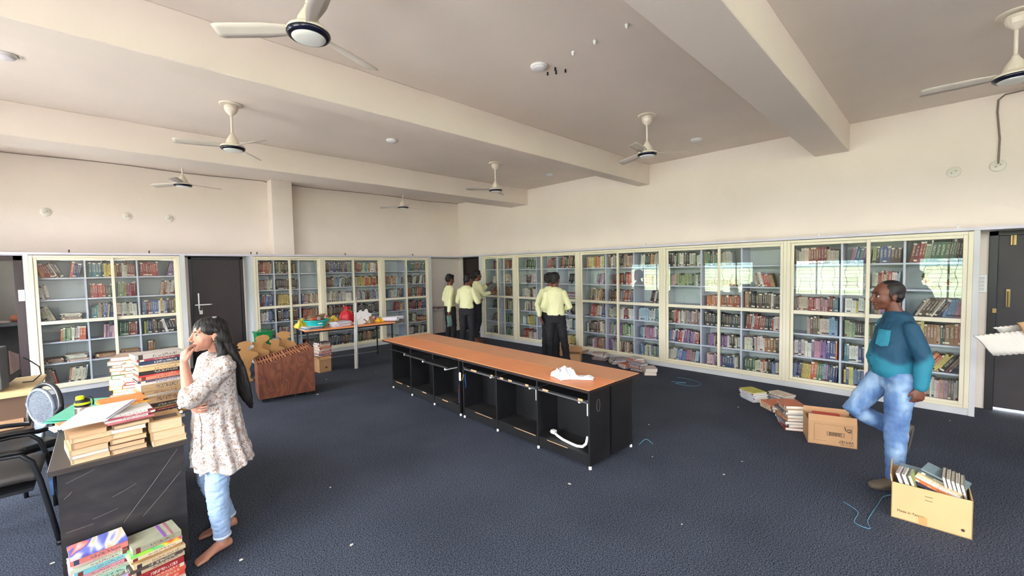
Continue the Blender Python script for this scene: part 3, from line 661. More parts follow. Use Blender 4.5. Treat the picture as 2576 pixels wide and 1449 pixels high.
# switch boxes
t = thing('switch_board', (XR, -.335, 1.36), 'white switch board beside the black door frame', 'switch board')
part(MB().box(XR-.035, XR, -.372, -.292, 1.36, 1.57), 'switch_plate', white, t, bevel=.004)
b = MB()
for k in range(4): b.box(XR-.042, XR-.034, -.352, -.312, 1.385+k*.042, 1.415+k*.042)
part(b, 'switch', mat('switch_grey', (205, 205, 205), .4), t)
t = thing('switch_board', (-.83, YC+.03, 1.4), 'white switch board on the lilac edge beside the left opening', 'switch board')
part(MB().box(-.875, -.812, YC-.0, YC+.03, 1.40, 1.56), 'switch_plate', white, t, bevel=.004)
part(MB().box(-.865, -.845, YC-.006, YC+.0, 1.42, 1.45).box(-.865, -.845, YC-.006, YC+.0, 1.46, 1.49), 'switch', mat('switch_grey', (205, 205, 205), .4), t)

# ------------------------------------------------------------------ row of computer desks
orange = mat('orange_laminate', (234, 146, 92), .36, var=.05, vscale=2.5); orange2 = mat('glare_orange_laminate', (210, 146, 106), .38, var=.05, vscale=2.5)  # back-row tops: same laminate with the glare put into a duller colour
edge = mat('dark_wenge_edge', (44, 32, 30), .4); blk = mat('black_laminate', (20, 20, 22), .5, var=.3, vscale=5, bump=.05)
bare = mat('bare_particle_board', (208, 164, 120), .8); dusty = ramp_mat('dusty_black', [(.42, (22, 22, 24)), (.6, (40, 39, 38)), (.75, (66, 64, 60))], 3.0, .6, bump=.1)
DO = Vector((2.83, 2.015, 0)); DU = Vector((.0251, 1, 0)).normalized(); DV = Vector((DU.y, -DU.x, 0))
def dk(u, v, z): return DO+DU*u+DV*v+Vector((0, 0, z))
def dbox(b, u0, u1, v0, v1, z0, z1, mi=None): return b.obox(dk((u0+u1)/2, (v0+v1)/2, (z0+z1)/2), DU, DV, (0,0,1), (u1-u0)/2, (v1-v0)/2, (z1-z0)/2, mi)
ZT = .72
def comp_desk(u0, u1, v0, v1, front, panels, lab, trays):
    """open desk, front = +1 opens towards v0 (camera side), -1 away from it"""
    root = thing('computer_desk', dk(u0, v0, 0), lab, 'desk', 'long computer desks')
    P = lambda b, n, m, r=root, **k: part(b, n, m, r, **k)
    b = MB(); dbox(b, u0, u1, v0, v1, ZT-.006, ZT); top = P(b, 'tabletop', orange if front > 0 else orange2)
    b = MB(); dbox(b, u0+.001, u1-.001, v0+.001, v1-.001, ZT-.032, ZT-.006); P(b, 'tabletop_edge', edge)
    f0, f1 = (v0+.075, v1-.012) if front > 0 else (v0+.012, v1-.045)
    for u in panels:
        b = MB(); dbox(b, u, u+.018, f0, f1, .03, ZT-.032); P(b, 'side_panel', blk)
        b = MB(); fv = f0 if front > 0 else f1
        q = dk(u+.009, fv+(.012 if front > 0 else -.012), 0); b.lathe([(.012, 0), (.014, .012), (.01, .03)], q, 12); P(b, 'foot', white)
    a, c = panels[0]+.018, panels[-1]
    b = MB(); dbox(b, a, c, f0+.01, f1, .105, .123); P(b, 'bottom_board', dusty)
    b = MB(); fv = (f0+.006, f0+.022) if front > 0 else (f1-.022, f1-.006); dbox(b, a, c, fv[0], fv[1], .03, .118); P(b, 'kick_board', blk)
    b = MB(); bv = (f1-.014, f1) if front > 0 else (f0, f0+.014); dbox(b, a, c, bv[0], bv[1], .105, ZT-.032); P(b, 'back_panel', blk)
    for k, out in enumerate(trays):
        p0, p1 = panels[k]+.03, panels[k+1]-.012
        if front > 0:
            w0 = f0-out; b = MB(); dbox(b, p0, p1, w0, w0+.27, .588, .600)
            if out > .05: dbox(b, p0, p1, w0-.004, w0+.006, .583, .605)
            tr = P(b, 'keyboard_tray', dusty if out > .05 else blk)
            b = MB(); dbox(b, p0-.010, p0-.002, f0+.0, f0+.28, .59, .602); dbox(b, p1+.001, p1+.009, f0, f0+.28, .59, .602)
            if out < .05: dbox(b, p0, p1, w0-.003, w0+.004, .572, .586)
            part(b, 'tray_rail', steel if out < .05 else darkm, tr)
            b = MB(); dbox(b, p0+.09, p0+.11, w0+.02, w0+.2, .55, .586); part(b, 'tray_bracket', white, tr)
    return root
PR = [.05, .66, 1.26, 1.85]; PL = [1.93, 2.50, 3.07, 3.62]
VM = .385
dr_ = comp_desk(.0, 1.885, 0, VM, 1, PR, 'near computer desk with orange top, front row, open compartments with trays in', [.0, .0, .0])
dl_ = comp_desk(1.892, 3.78, 0, VM, 1, PL, 'computer desk with orange top, front row far end, trays pulled out', [.14, .10, .05])
comp_desk(.0, 1.885, VM+.008, .79, -1, [.05, .66, 1.26, 1.85], 'computer desk with orange top, back row, end nearer the camera', [])
comp_desk(1.892, 3.78, VM+.008, .79, -1, [1.93, 2.5, 3.07, 3.62], 'computer desk with orange top, back row, far end', [])
# chipped edges, sockets, loose wires of the front desks
random.seed(5)
b = MB()
for u, w_ in ((.12, .05), (.52, .07), (.78, .04), (1.02, .05), (1.15, .05), (1.6, .10), (1.32, .03)): dbox(b, u, u+w_, .068, .0745, .588-.004, .602)
for u, w_ in ((.3, .25), (.7, .3), (1.35, .3)): dbox(b, u, u+w_, .079, .0807, .113, .1185)
part(b, 'chipped_edge', bare, dr_)
b = MB()
for u, w_ in ((2.2, .12), (3.35, .18), (3.15, .06), (2.7, .1)): dbox(b, u, u+w_, .0795, .0812, .108, .1185)
part(b, 'chipped_edge', bare, dl_)
for root, u in ((dr_, .07), (dr_, .68), (dl_, 1.915)):
    b = MB(); dbox(b, u, u+.02, .085, .14, .46, .57) if root is dr_ else dbox(b, 1.895, 1.93, .062, .074, .43, .53); part(b, 'socket_box', white, root, bevel=.004)
def wire(pts, r, m, name, lab=None, parent=None, cat='wire'):
    b = MB().tube(pts, r, 6)
    if parent: return part(b, name, m, parent, smooth=True)
    return solo(b, name, m, pts[0], lab, cat, smooth=True)
red = mat('red_wire', (190, 40, 44), .5); blue = mat('blue_wire', (50, 96, 190), .5); yel = mat('yellow_wire', (214, 176, 60), .5)
for ph, m_ in ((0, red), (math.pi, blue)):
    wire([dk(1.965-.0*k+.006*math.sin(k*.9+ph)+.004*k/3, .10+.006*math.cos(k*.9+ph), .45-.0155*k) for k in range(21)], .0028, m_, 'power_wire', parent=dl_)
wire([dk(1.84, .066, .52), dk(1.845, .06, .48), dk(1.86, .062, .45)], .003, yel, 'power_wire', parent=dr_)
wire([dk(1.81, .066, .53), dk(1.80, .06, .47), dk(1.80, .063, .43), dk(1.785, .06, .41), dk(1.80, .062, .37)], .003, blue, 'power_wire', parent=dr_)
# scratched loop on the end panel
wire([dk(.0495, .20+.024*math.cos(a), .535+.055*math.sin(a)) for a in np.linspace(0, 6.28, 25)], .0012, mat('scuff', (120, 112, 100), .8), 'scratch_mark', parent=dr_)
# white cable with plug on the compartment floor
t = thing('power_cable', dk(.4, .2, .124), 'thick white cable with a plug lying in the nearest desk compartment', 'cable')
cp = [dk(.54, .18, .16), dk(.50, .17, .148), dk(.42, .155, .138), dk(.3, .14, .136), dk(.24, .135, .137), dk(.175, .135, .15), dk(.14, .14, .185), dk(.128, .15, .25)]
part(MB().tube(cp, .013, 10), 'cable', white, t, smooth=True)
b = MB().obox(dk(.56, .185, .165), DU, DV, (0,0,1), .026, .022, .018); pl = part(b, 'plug', white, t, bevel=.006)
b = MB()
for q in (-.012, .0, .012): b.tube([dk(.58, .185+q, .16), dk(.61, .185+q, .155)], .003, 6)
part(b, 'pin', brass, pl)
# crumpled white cloth
def cloth_blob(name, c, lx, ly, h, ang, m, lab, cat, seed=1, nu=46, nv=34, freq=9, wr=.6):
    c = Vector(c); ca, sa = math.cos(ang), math.sin(ang)
    def fn(u, v):
        x = (u-.5)*lx; y = (v-.5)*ly
        n1 = noise.noise(Vector((u*3.1+seed*7, v*3.1, seed))); n2 = abs(noise.noise(Vector((u*freq, v*freq+seed, seed*3)))); 
        e = min(u, 1-u, v, 1-v)*2; e = min(1, e*2.2)
        x *= 1+.22*noise.noise(Vector((u*4, v*4, seed+9))); y *= 1+.3*noise.noise(Vector((u*4+5, v*4, seed+3)))
        n0 = noise.noise(Vector((u*1.7+seed*3, v*1.7, seed*2.3)))
        z = h*min(1, e)**.6*(.62+.35*n0+.35*n1+.3*wr*(n2-.15))+.003
        return c+Vector((x*ca-y*sa, x*sa+y*ca, z))
    return solo(MB().sheet(nu, nv, fn, .003), name, m, c, lab, cat, smooth=True)
clothw = mat('white_cloth', (222, 222, 228), .9, bump=.3, bscale=90)
cloth_blob('cleaning_cloth', dk(.42, .19, ZT), .20, .19, .11, 1.2, clothw, 'crumpled white cloth lying on the near end of the orange desk', 'cloth', 2, wr=.9)
cloth_blob('cleaning_cloth', dk(.27, .26, ZT), .11, .20, .035, .6, clothw, 'flat tail of white cloth beside the crumpled one on orange desk', 'cloth', 5)

# ------------------------------------------------------------------ stacks of books, every book its own
def piled(o, et, ed, eh, t, d, h, col, lab, group, pages=PAGE, cov=False, cat='book', name='book', col2=None):
    B = newbooks(); add_book(B, o, et, ed, eh, t, d, h, col, col2 or contrast(col), random.random(), pages)
    ob = link(name, books_mesh(B, name, o), bookm); ob.location = o; return tag(ob, lab, cat, group)
def stack(x, y, z, face, ang, books, where, group, jit=.012, cat='book', lean=0.0):
    """books: (long, short, thickness, colour) from the bottom up. face: 'spine', 'fore' or 'end' turned to the camera side (-y before rotation); returns top z"""
    n = len(books)
    for i, bk in enumerate(books):
        L, S, t, c = bk[:4]; pages = bk[4] if len(bk) > 4 else PAGE
        a = ang+random.uniform(-jit, jit)*6; ca, sa = math.cos(a), math.sin(a); ux = Vector((ca, sa, 0)); uy = Vector((-sa, ca, 0)); up = Vector((0, 0, 1))
        cx = Vector((x+random.uniform(-jit, jit), y+random.uniform(-jit, jit), z))
        if lean: up = (up+uy*lean).normalized(); uy = ux.cross(up)*-1
        if face == 'spine': o = cx-ux*L/2-uy*S/2; A_ = (up, uy, ux)
        elif face == 'fore': o = cx-ux*L/2+uy*S/2; A_ = (up, -uy, ux)
        else: o = cx-ux*S/2-uy*L/2; A_ = (up, ux, uy)
        pos = 'top' if i == n-1 else ('bottom' if i == 0 else ORD[n-1-i]+' from top')
        nm = cname(c); cvr = {'tan': 'tan', 'brown': 'brown'}.get(nm, nm)
        piled(o, A_[0], A_[1], A_[2], t, S, L, c, '%s %s, %s of the %s' % (cvr, cat, pos, where), group, pages, cat=cat, name=cat)
        z += t+.0012
    return z
old = (206, 170, 130); old2 = (222, 196, 158); oldp = (214, 186, 148); wp = (226, 220, 206)
tn, br = (176, 134, 92), (140, 100, 70)
# --- black desk with marble-look front
DX0, DX1, DY0, DY1, DZ = -.25, .315, 3.135, 4.70, .75
slate = ramp_mat('dark_slate_laminate', [(.3, (34, 33, 35)), (.6, (46, 44, 45)), (.8, (58, 55, 54))], 9, .42, stretch=(1, 1, 2.5), det=8, bump=.1)
t = thing('office_desk', (DX0, DY0, 0), 'black slate-patterned desk carrying piles of old books, beside the woman', 'desk')
part(MB().box(DX0, DX1, DY0, DY1, DZ-.028, DZ), 'desktop', mat('grey_black_top', (58, 52, 50), .35, var=.1, vscale=6), t, bevel=.002)
part(MB().box(DX0+.03, DX1-.015, DY0+.03, DY0+.05, .0, DZ-.028), 'modesty_panel', slate, t)
part(MB().box(DX0+.03, DX0+.05, DY0+.05, DY1-.03, .0, DZ-.028), 'side_panel', blk, t)
part(MB().box(DX1-.035, DX1-.015, DY0+.05, DY1-.03, .0, DZ-.028), 'side_panel', blk, t)
part(MB().box(DX0+.05, DX1-.035, DY1-.05, DY1-.03, .0, DZ-.028), 'back_panel', blk, t)
# long pale veins of the front
b = MB()
def vein(x0, z0, x1, z1, w_=.0009): b.tube([(x0, DY0+.0298, z0), ((x0+x1)/2+.004, DY0+.0298, (z0+z1)/2), (x1, DY0+.0298, z1)], w_, 4)
vein(.02, .36, .27, .70); vein(.10, .36, .28, .56, .0008); vein(-.02, .52, .08, .56, .001); vein(-.19, .66, -.08, .70, .0008); vein(-.20, .58, -.17, .61, .0008); vein(-.20, .40, -.10, .405, .001); vein(-.1, .43, .0, .45, .0008)
part(b, 'stone_vein', mat('vein', (112, 108, 103), .6), t)
random.seed(11)
G1 = 'book piles on the black desk'
z1 = stack(-.10, 3.28, DZ, 'end', .08, [(.24, .15, .028, old2, oldp), (.25, .155, .02, (190,180,160), wp), (.24, .15, .03, old, oldp), (.25, .16, .032, tn, old), (.24, .15, .026, old2, oldp), (.24, .155, .024, (200, 160, 118), old)], 'front-left pile on black desk', G1, .011)
z2_ = stack(.055, 3.28, DZ, 'end', .06, [(.23, .15, .03, br, oldp), (.23, .15, .028, (90, 66, 52), old), (.24, .15, .026, tn, oldp), (.23, .145, .03, old, oldp), (.23, .15, .024, old2, wp), (.24, .155, .022, (120, 90, 60), oldp)], 'front-middle pile on black desk', G1, .011)
z2_ = stack(.06, 3.31, z2_, 'spine', .1, [(.20, .27, .012, (206, 120, 130), wp), (.20, .27, .012, (216, 206, 200), wp), (.205, .27, .012, (196, 90, 110), wp), (.21, .27, .014, (222, 222, 216), wp)], 'magazines on the front-middle pile', G1, .008, cat='magazine')
z2b = stack(.05, 3.45, z2_, 'spine', .12, [(.21, .22, .010, (224, 168, 60), (236, 200, 120)), (.2, .2, .010, (232, 140, 70), wp)], 'orange magazines behind the middle pile', G1, .008, cat='magazine')
z3 = stack(.222, 3.26, DZ, 'end', .05, [(.22, .155, .032, old2, oldp), (.23, .155, .05, (196, 160, 116), oldp), (.22, .15, .06, (186, 150, 104), oldp)], 'front-right pile on black desk', G1, .008)
# dark title block on the top book
cov = MB().box(.17, .28, 3.17, 3.25, z3+.0005, z3+.0015); o = solo(cov, 'book_jacket', mat('old_cover_plate', (84, 70, 56), .7, var=.3, vscale=30), (.2, 3.2, z3), 'dark printed patch on the topmost brown book', 'book jacket')
def sheet_thing(name, corners, th, m, lab, cat, group=None, bow=.0, n=10):
    p = [Vector(c) for c in corners]
    fn = lambda u, v: (p[0]*(1-u)+p[1]*u)*(1-v)+(p[3]*(1-u)+p[2]*u)*v+Vector((0, 0, bow*math.sin(math.pi*u)*math.sin(math.pi*v)))
    return solo(MB().sheet(n, n, fn, th), name, m, p[0], lab, cat, group)
paperw = mat('white_paper', (206, 204, 212), .8, bump=.1, bscale=20)
z1 = stack(-.14, 3.33, z1, 'spine', .3, [(.19, .1, .012, (222, 214, 200), wp), (.15, .1, .01, (216, 150, 100), wp)], 'front-left pile, small pads', G1, .006, cat='notepad')
for k in range(4):
    dz = k*.004; j = random.uniform(-.008, .008)
    sheet_thing('paper_sheet', [(-.205+j, 3.20, z1+.0+dz), (-.02+j, 3.12, z1+.02+dz), (.10+j, 3.28+j, z1+.065+dz), (-.10+j, 3.42, z1+.03+dz)], .002, paperw, 'white sheet in the loose papers sloping over the front-left pile', 'paper', 'loose white papers on the desk', bow=.006)
# steel flask
FB = Vector((-.125, 3.62, DZ+.08)); stack(-.125, 3.62, DZ, 'end', 0, [(.22, .15, .04, (186, 150, 104), oldp), (.22, .15, .038, (200, 176, 140), oldp)], 'low pile under the steel flask', G1, .004)
FB.z = DZ+.081
t = thing('flask', FB, 'brushed steel flask with lime and black lid on the desk', 'flask')
part(MB().lathe([(.034, 0), (.036, .004), (.036, .118), (.033, .124)], FB, 32), 'bottle_body', mat('brushed_steel', (200, 196, 190), .28, metal=1, bump=.05, bscale=30), t, smooth=False, bevel=.001)
lm = mat('lime_plastic', (196, 222, 30), .4); bp = mat('black_plastic', (24, 24, 26), .4)
part(MB().lathe([(.0355, .122), (.0365, .132), (.0365, .136)], FB, 32).lathe([(.034, .147), (.034, .16), (.026, .165)], FB, 32), 'lid_base', bp, t)
part(MB().lathe([(.037, .136), (.037, .148), (.034, .148)], FB, 32).lathe([(.019, .163), (.019, .182), (.015, .186)], FB+Vector((-.01, 0, 0)), 24), 'lid', lm, t)
part(MB().tube([FB+Vector(p) for p in ((.01, 0, .165), (.03, 0, .175), (.043, 0, .168), (.047, 0, .14), (.044, 0, .12))], .004, 8), 'carry_loop', bp, t, smooth=True)
# green folders
gf = mat('green_folder', (88, 184, 150), .35, var=.05, vscale=8)
for k, (off, lab) in enumerate(((0, 'lower green plastic folder hanging over the desk edge'), (.014, 'upper green plastic folder behind the flask'))):
    sheet_thing('folder', [(-.325+.02*k, 4.02, .80+off), (-.03, 3.80, .80+off), (.10, 4.30, .81+off), (-.16, 4.50, .80+off)], .006, gf, lab, 'folder', 'green folders', bow=.004)
stack(-.03, 4.15, DZ, 'end', .1, [(.3, .2, .018, (190, 186, 180), wp), (.3, .2, .022, (90, 150, 120), wp)], 'pile under the green folders', G1, .004, cat='file')
# tall pile beside the woman
cols = [(60, 60, 84), (120, 110, 130), (214, 150, 60), (36, 44, 56), (150, 50, 60), (206, 180, 110), (56, 50, 48), (196, 160, 120), (222, 214, 200), (190, 160, 120), (186, 156, 116), (222, 214, 204), (84, 80, 110), (226, 140, 110), (206, 60, 60), (44, 38, 38), (214, 180, 130), (222, 206, 170), (40, 60, 90), (150, 50, 66), (190, 184, 176)]
ths = [.02, .016, .018, .022, .012, .012, .022, .05, .014, .02, .045, .016, .012, .022, .01, .026, .026, .014, .024, .012, .03]
stack(.245, 3.74, DZ, 'spine', .13, [(.24+random.uniform(-.015, .02), .16, t_, c, oldp) for t_, c in zip(ths, cols)], 'tall pile beside the woman', G1, .010)
c2_ = [(30, 34, 40), (110, 60, 50), (200, 190, 170), (222, 200, 60), (232, 206, 40), (228, 200, 50), (60, 150, 96), (214, 210, 206), (206, 200, 196), (190, 120, 80), (214, 90, 120), (206, 160, 110), (226, 226, 220), (196, 150, 100), (200, 170, 130), (180, 150, 120), (176, 150, 126), (222, 206, 160)]
stack(.165, 4.0, DZ, 'end', -.25, [(.22, .15, random.choice([.016, .02, .024]), c, wp) for c in c2_], 'pile behind the tall one, yellow books in it', G1, .014)
c3_ = [(80, 110, 90), (196, 160, 130), (222, 200, 180), (206, 130, 90), (226, 226, 220), (222, 176, 50), (226, 182, 56), (214, 206, 190), (222, 222, 216), (90, 150, 60), (206, 150, 110), (196, 150, 110), (190, 146, 104), (200, 170, 140), (176, 150, 130)]
stack(.10, 4.36, DZ, 'end', -.2, [(.22, .15, random.choice([.018, .022, .027]), c, wp) for c in c3_], 'rearmost pile on the black desk', G1, .016)
# --- two piles on the floor in front of the desk
random.seed(21); G2 = 'book piles on the carpet in front of the desk'
F1 = [(.21, .15, .02, (70, 66, 60)), (.22, .16, .022, (96, 100, 84)), (.22, .15, .018, (46, 48, 50)), (.21, .15, .024, (84, 104, 84)), (.23, .16, .016, (60, 66, 70)), (.22, .16, .02, (88, 90, 60)), (.22, .15, .026, (130, 144, 96)), (.24, .17, .018, (176, 168, 196)), (.23, .16, .02, (120, 128, 100)), (.23, .165, .02, (150, 190, 170)), (.22, .16, .016, (196, 190, 170)), (.23, .16, .018, (200, 140, 150)), (.22, .15, .022, (120, 190, 200)), (.22, .15, .02, (190, 200, 180)), (.21, .15, .016, (214, 180, 170)), (.22, .16, .024, (206, 120, 110))]
F1 = [(l*.96, s_, t_, c, wp) for l, s_, t_, c in F1]
zt = stack(-.085, 3.04, 0, 'spine', .13, F1, 'left floor pile before the desk', G2, .008)
covm = ramp_mat('swirl_cover', [(.3, (232, 160, 110)), (.42, (226, 216, 206)), (.5, (110, 120, 200)), (.56, (96, 90, 170)), (.62, (232, 120, 90)), (.75, (180, 210, 230))], 5, .4, tex='noise', stretch=(2.2, .8, 1), dist=1.0, det=1)
B = MB().obox((-.085, 3.045, zt+.006), (math.cos(.13), math.sin(.13), 0), (-math.sin(.13), math.cos(.13), 0), (0,0,1), .105, .08, .006)
solo(B, 'magazine', covm, (-.085, 3.045, zt), 'colourful orange and blue swirled magazine on the left floor pile', 'magazine', G2)
F2 = [(.24, .17, .02, (130, 180, 210)), (.22, .16, .022, (200, 190, 90)), (.21, .15, .016, (206, 196, 180)), (.21, .15, .024, (206, 76, 60)), (.21, .15, .024, (212, 90, 66)), (.21, .15, .024, (216, 96, 70)), (.22, .16, .03, (160, 36, 44)), (.22, .16, .022, (200, 180, 150)), (.22, .16, .02, (84, 76, 70)), (.22, .16, .02, (214, 190, 150)), (.21, .15, .018, (190, 140, 80)), (.22, .16, .016, (222, 206, 170))]
F2 = [(l, s_, t_, c, wp) for l, s_, t_, c in F2]
zt = stack(.135, 2.99, 0, 'spine', .13, F2, 'right floor pile before the desk', G2, .010)
B = MB().obox((.13, 2.99, zt+.007), (math.cos(.15), math.sin(.15), 0), (-math.sin(.15), math.cos(.15), 0), (0,0,1), .108, .08, .007)
solo(B, 'magazine', ramp_mat('cartoon_cover', [(.35, (150, 214, 60)), (.45, (80, 190, 130)), (.5, (232, 214, 70)), (.56, (206, 60, 60)), (.64, (110, 150, 210))], 9, .4, tex='noise', stretch=(1, 2, 1), det=1), (.13, 2.99, zt), 'bright green and yellow children\'s magazine near the top of the right floor pile', 'magazine', G2)
B = newbooks(); zt += .015; a = .16; ux = Vector((math.cos(a), math.sin(a), 0)); uy = Vector((-math.sin(a), math.cos(a), 0)); o_ = Vector((.13, 2.995, zt))-ux*.1-uy*.08
t = piled(o_, Vector((0,0,1)), uy, ux, .03, .17, .205, (160, 160, 136), 'grey-green thick paperback on top of the right floor pile', G2, wp)
b = MB(); b.obox(o_+ux*.135+uy*.085+Vector((0,0,.0306)), ux, uy, (0,0,1), .006, .085, .0006); part(b, 'cover_stripe', mat('purple_stripe', (130, 84, 160), .5), t)
b = MB(); b.obox(o_+ux*.165+uy*.085+Vector((0,0,.0306)), ux, uy, (0,0,1), .005, .085, .0006); part(b, 'cover_stripe', mat('mauve_stripe', (160, 100, 110), .5), t)
# --- piles by the long bookcase and in the middle of the floor
random.seed(31); G3 = 'magazine piles on the carpet'
L_ = lambda n, cs, t0=.01, t1=.02: [(.25, .18, random.uniform(t0, t1), random.choice(cs), wp) for _ in range(n)]
mags = [(196, 120, 90), (214, 200, 180), (150, 60, 60), (120, 140, 160), (206, 170, 90), (200, 200, 196)]
stack(5.93, 1.66, 0, 'end', -.6, [(.26, .19, .016, (206, 206, 214), wp)]*6+[(.26, .19, .012, (196, 190, 90), wp)], 'white-edged pile left of the flapped carton', G3, .012, cat='magazine')
stack(6.05, 1.38, 0, 'end', -.5, L_(6, mags, .014, .022), 'reddish pile between white pile and carton', G3, .02, cat='magazine')
stack(5.68, 1.37, 0, 'end', -.7, [(.24, .17, .03, (214, 190, 160), wp), (.24, .17, .03, (216, 180, 150), wp), (.24, .17, .016, (206, 120, 84), wp)], 'low orange-topped pile nearest the camera', G3, .006)
stack(6.22, 3.24, 0, 'end', -.9, L_(6, [(206, 190, 180), (190, 150, 130), (160, 110, 100), (214, 206, 196)], .014, .02), 'small pile alone beside the third bookcase', G3, .02)
for (x, y, a, n, wh) in ((6.62, 4.45, .3, 7, 'stringed pile right of the open carton'), (6.52, 4.02, .9, 6, 'pile tied with string'), (6.60, 3.72, -.4, 8, 'messy pile against the bookcase base'), (6.38, 3.75, 1.2, 4, 'low spilled pile'), (6.35, 3.50, -.2, 7, 'right-hand messy pile')):
    stack(x, y, 0, 'end', a, L_(n, [(206, 200, 196), (190, 170, 160), (150, 140, 140), (196, 110, 90), (170, 160, 170)], .012, .02), wh, G3, .025, cat='magazine')

# ------------------------------------------------------------------ cartons
card = mat('cardboard', (184, 144, 104), .85, var=.05, vscale=5, bump=.1, bscale=60); card2 = mat('pale_cardboard', (206, 172, 122), .8, var=.05, vscale=5); ink = mat('dark_print', (70, 54, 44), .8)
def text(body, size, m, loc, ex, up, name, parent, ext=.0006):
    cu = D.curves.new(name, 'FONT'); cu.body = body; cu.size = size; cu.extrude = ext; cu.align_x = 'LEFT'
    o = D.objects.new(name, cu); COL.objects.link(o); cu.materials.append(m)
    ex = Vector(ex).normalized(); up = Vector(up).normalized(); nz = ex.cross(up)
    mw = Matrix((ex, up, nz)).transposed().to_4x4(); mw.translation = Vector(loc)
    # keep the lettering as a mesh
    dg = bpy.context.evaluated_depsgraph_get(); me = D.meshes.new_from_object(o.evaluated_get(dg)); me.transform(mw)
    D.objects.remove(o); pl = Vector((0,0,0)); r = parent
    while r is not None: pl += r.location; r = r.parent
    me.transform(Matrix.Translation(-pl)); ob = link(name, me, None, parent); 
    if not me.materials: me.materials.append(m)
    return ob
def carton(o, ux, w_, d, h, m, lab, flaps=(), wall=.004):
    """open box: o front-left-bottom corner seen from the camera, ux along the front; flaps: (side, angle deg from upright outward)"""
    o = Vector(o); ux = Vector((ux[0], ux[1], 0)).normalized(); uy = Vector((-ux.y, ux.x, 0)); up = Vector((0,0,1))
    root = thing('carton', o, lab, 'carton')
    b = MB(); q = lambda c, hx, hy, hz: b.obox(c, ux, uy, up, hx, hy, hz)
    q(o+ux*w_/2+uy*d/2+up*.003, w_/2, d/2, .003)
    q(o+ux*w_/2+uy*wall/2+up*h/2, w_/2, wall/2, h/2); q(o+ux*w_/2+uy*(d-wall/2)+up*h/2, w_/2, wall/2, h/2)
    q(o+ux*wall/2+uy*d/2+up*h/2, wall/2, d/2, h/2); q(o+ux*(w_-wall/2)+uy*d/2+up*h/2, wall/2, d/2, h/2)
    part(b, 'box_body', m, root)
    for side, ang, ln in flaps:
        a = math.radians(ang); b = MB()
        if side == 'f': c0 = o+up*h; e1 = ux; L = w_; out = -uy
        elif side == 'b': c0 = o+uy*d+up*h; e1 = ux; L = w_; out = uy
        elif side == 'l': c0 = o+up*h; e1 = uy; L = d; out = -ux
        else: c0 = o+ux*w_+up*h; e1 = uy; L = d; out = ux
        dirv = up*math.cos(a)+out*math.sin(a); nn = e1.cross(dirv)
        b.obox(c0+e1*L/2+dirv*ln/2, e1, dirv, nn, L/2-.003, ln/2, wall/2); part(b, 'box_flap', m, root)
    return root, o, ux, uy
# carton with the printed front
V0, V1 = Vector((4.82, .87, 0)), Vector((4.94, .51, 0)); u_ = (V1-V0)
r_, o, ux, uy = carton(V0, u_, u_.length, .30, .225, card, 'brown carton with open flaps and upside-down print, full of magazines', [('f', -14, .062), ('b', 12, .05)])
F = lambda a, z: o+ux*a-uy*.0012+Vector((0,0,z)); W_ = u_.length
b = MB()
for z0, z1, a0, a1 in ((.095, .1, .15, .28), (.128, .133, .15, .28)): b.obox(F((a0+a1)/2, (z0+z1)/2), ux, uy, (0,0,1), (a1-a0)/2, .0006, .0015)
for a in (.15, .28): b.obox(F(a, .114), ux, uy, (0,0,1), .0015, .0006, .019)
random.seed(2); a = .165
while a < .265: w1 = random.choice([.001, .002, .003]); b.obox(F(a, .114), ux, uy, (0,0,1), w1, .0006, .013); a += w1*2+random.uniform(.002, .004)
part(b, 'barcode_print', ink, r_)
text('VIM187', .036, ink, F(.355, .062), -ux, (0,0,-1), 'box_lettering', r_)
text('VIDEO No. 8358', .014, ink, F(.355, .028), -ux, (0,0,-1), 'box_lettering', r_)
b = MB(); b.lathe([(.009, -.0005), (.009, .0005)], F(.285, .19), 12, axis='y')
b.tube([F(.285, .19), F(.29, .165), F(.31, .15), F(.335, .16), F(.33, .175), F(.30, .172)], .004, 6); b.tube([F(.315, .15), F(.32, .135)], .002, 4).tube([F(.325, .155), F(.335, .138)], .002, 4); part(b, 'bird_mark', ink, r_)
b = MB()
for (a0, z0, a1, z1) in ((.05, .04, .05, .2), (.05, .2, .34, .2), (.05, .04, .15, .04), (.34, .2, .34, .08)): b.tube([F(a0, z0), F(a1, z1)], .0007, 4)
part(b, 'print_line', ink, r_)
G4 = 'magazines in the printed carton'; random.seed(8)
mc_ = V0+u_*.5+uy*.15
stack(mc_.x+.02, mc_.y+.02, .008, 'end', math.atan2(ux.y, ux.x), [(.24, .28, .045, (214, 206, 200), wp), (.24, .28, .045, (200, 196, 206), wp), (.24, .27, .045, (206, 190, 180), wp), (.24, .26, .04, (206, 206, 214), wp), (.23, .25, .03, (190, 180, 190), wp), (.23, .22, .012, (196, 70, 60), wp)], 'heap inside the printed carton', G4, .006, cat='magazine')
p = o-ux*.0+uy*.36
stack(p.x+.04, p.y+.10, 0, 'end', -1.0, [(.26, .2, .03, c, wp) for c in ((150, 60, 60), (214, 206, 196), (120, 120, 130), (206, 150, 110), (200, 196, 190), (90, 90, 96), (206, 190, 160), (190, 110, 80))], 'pile just behind the printed carton', G3, .02, cat='magazine')
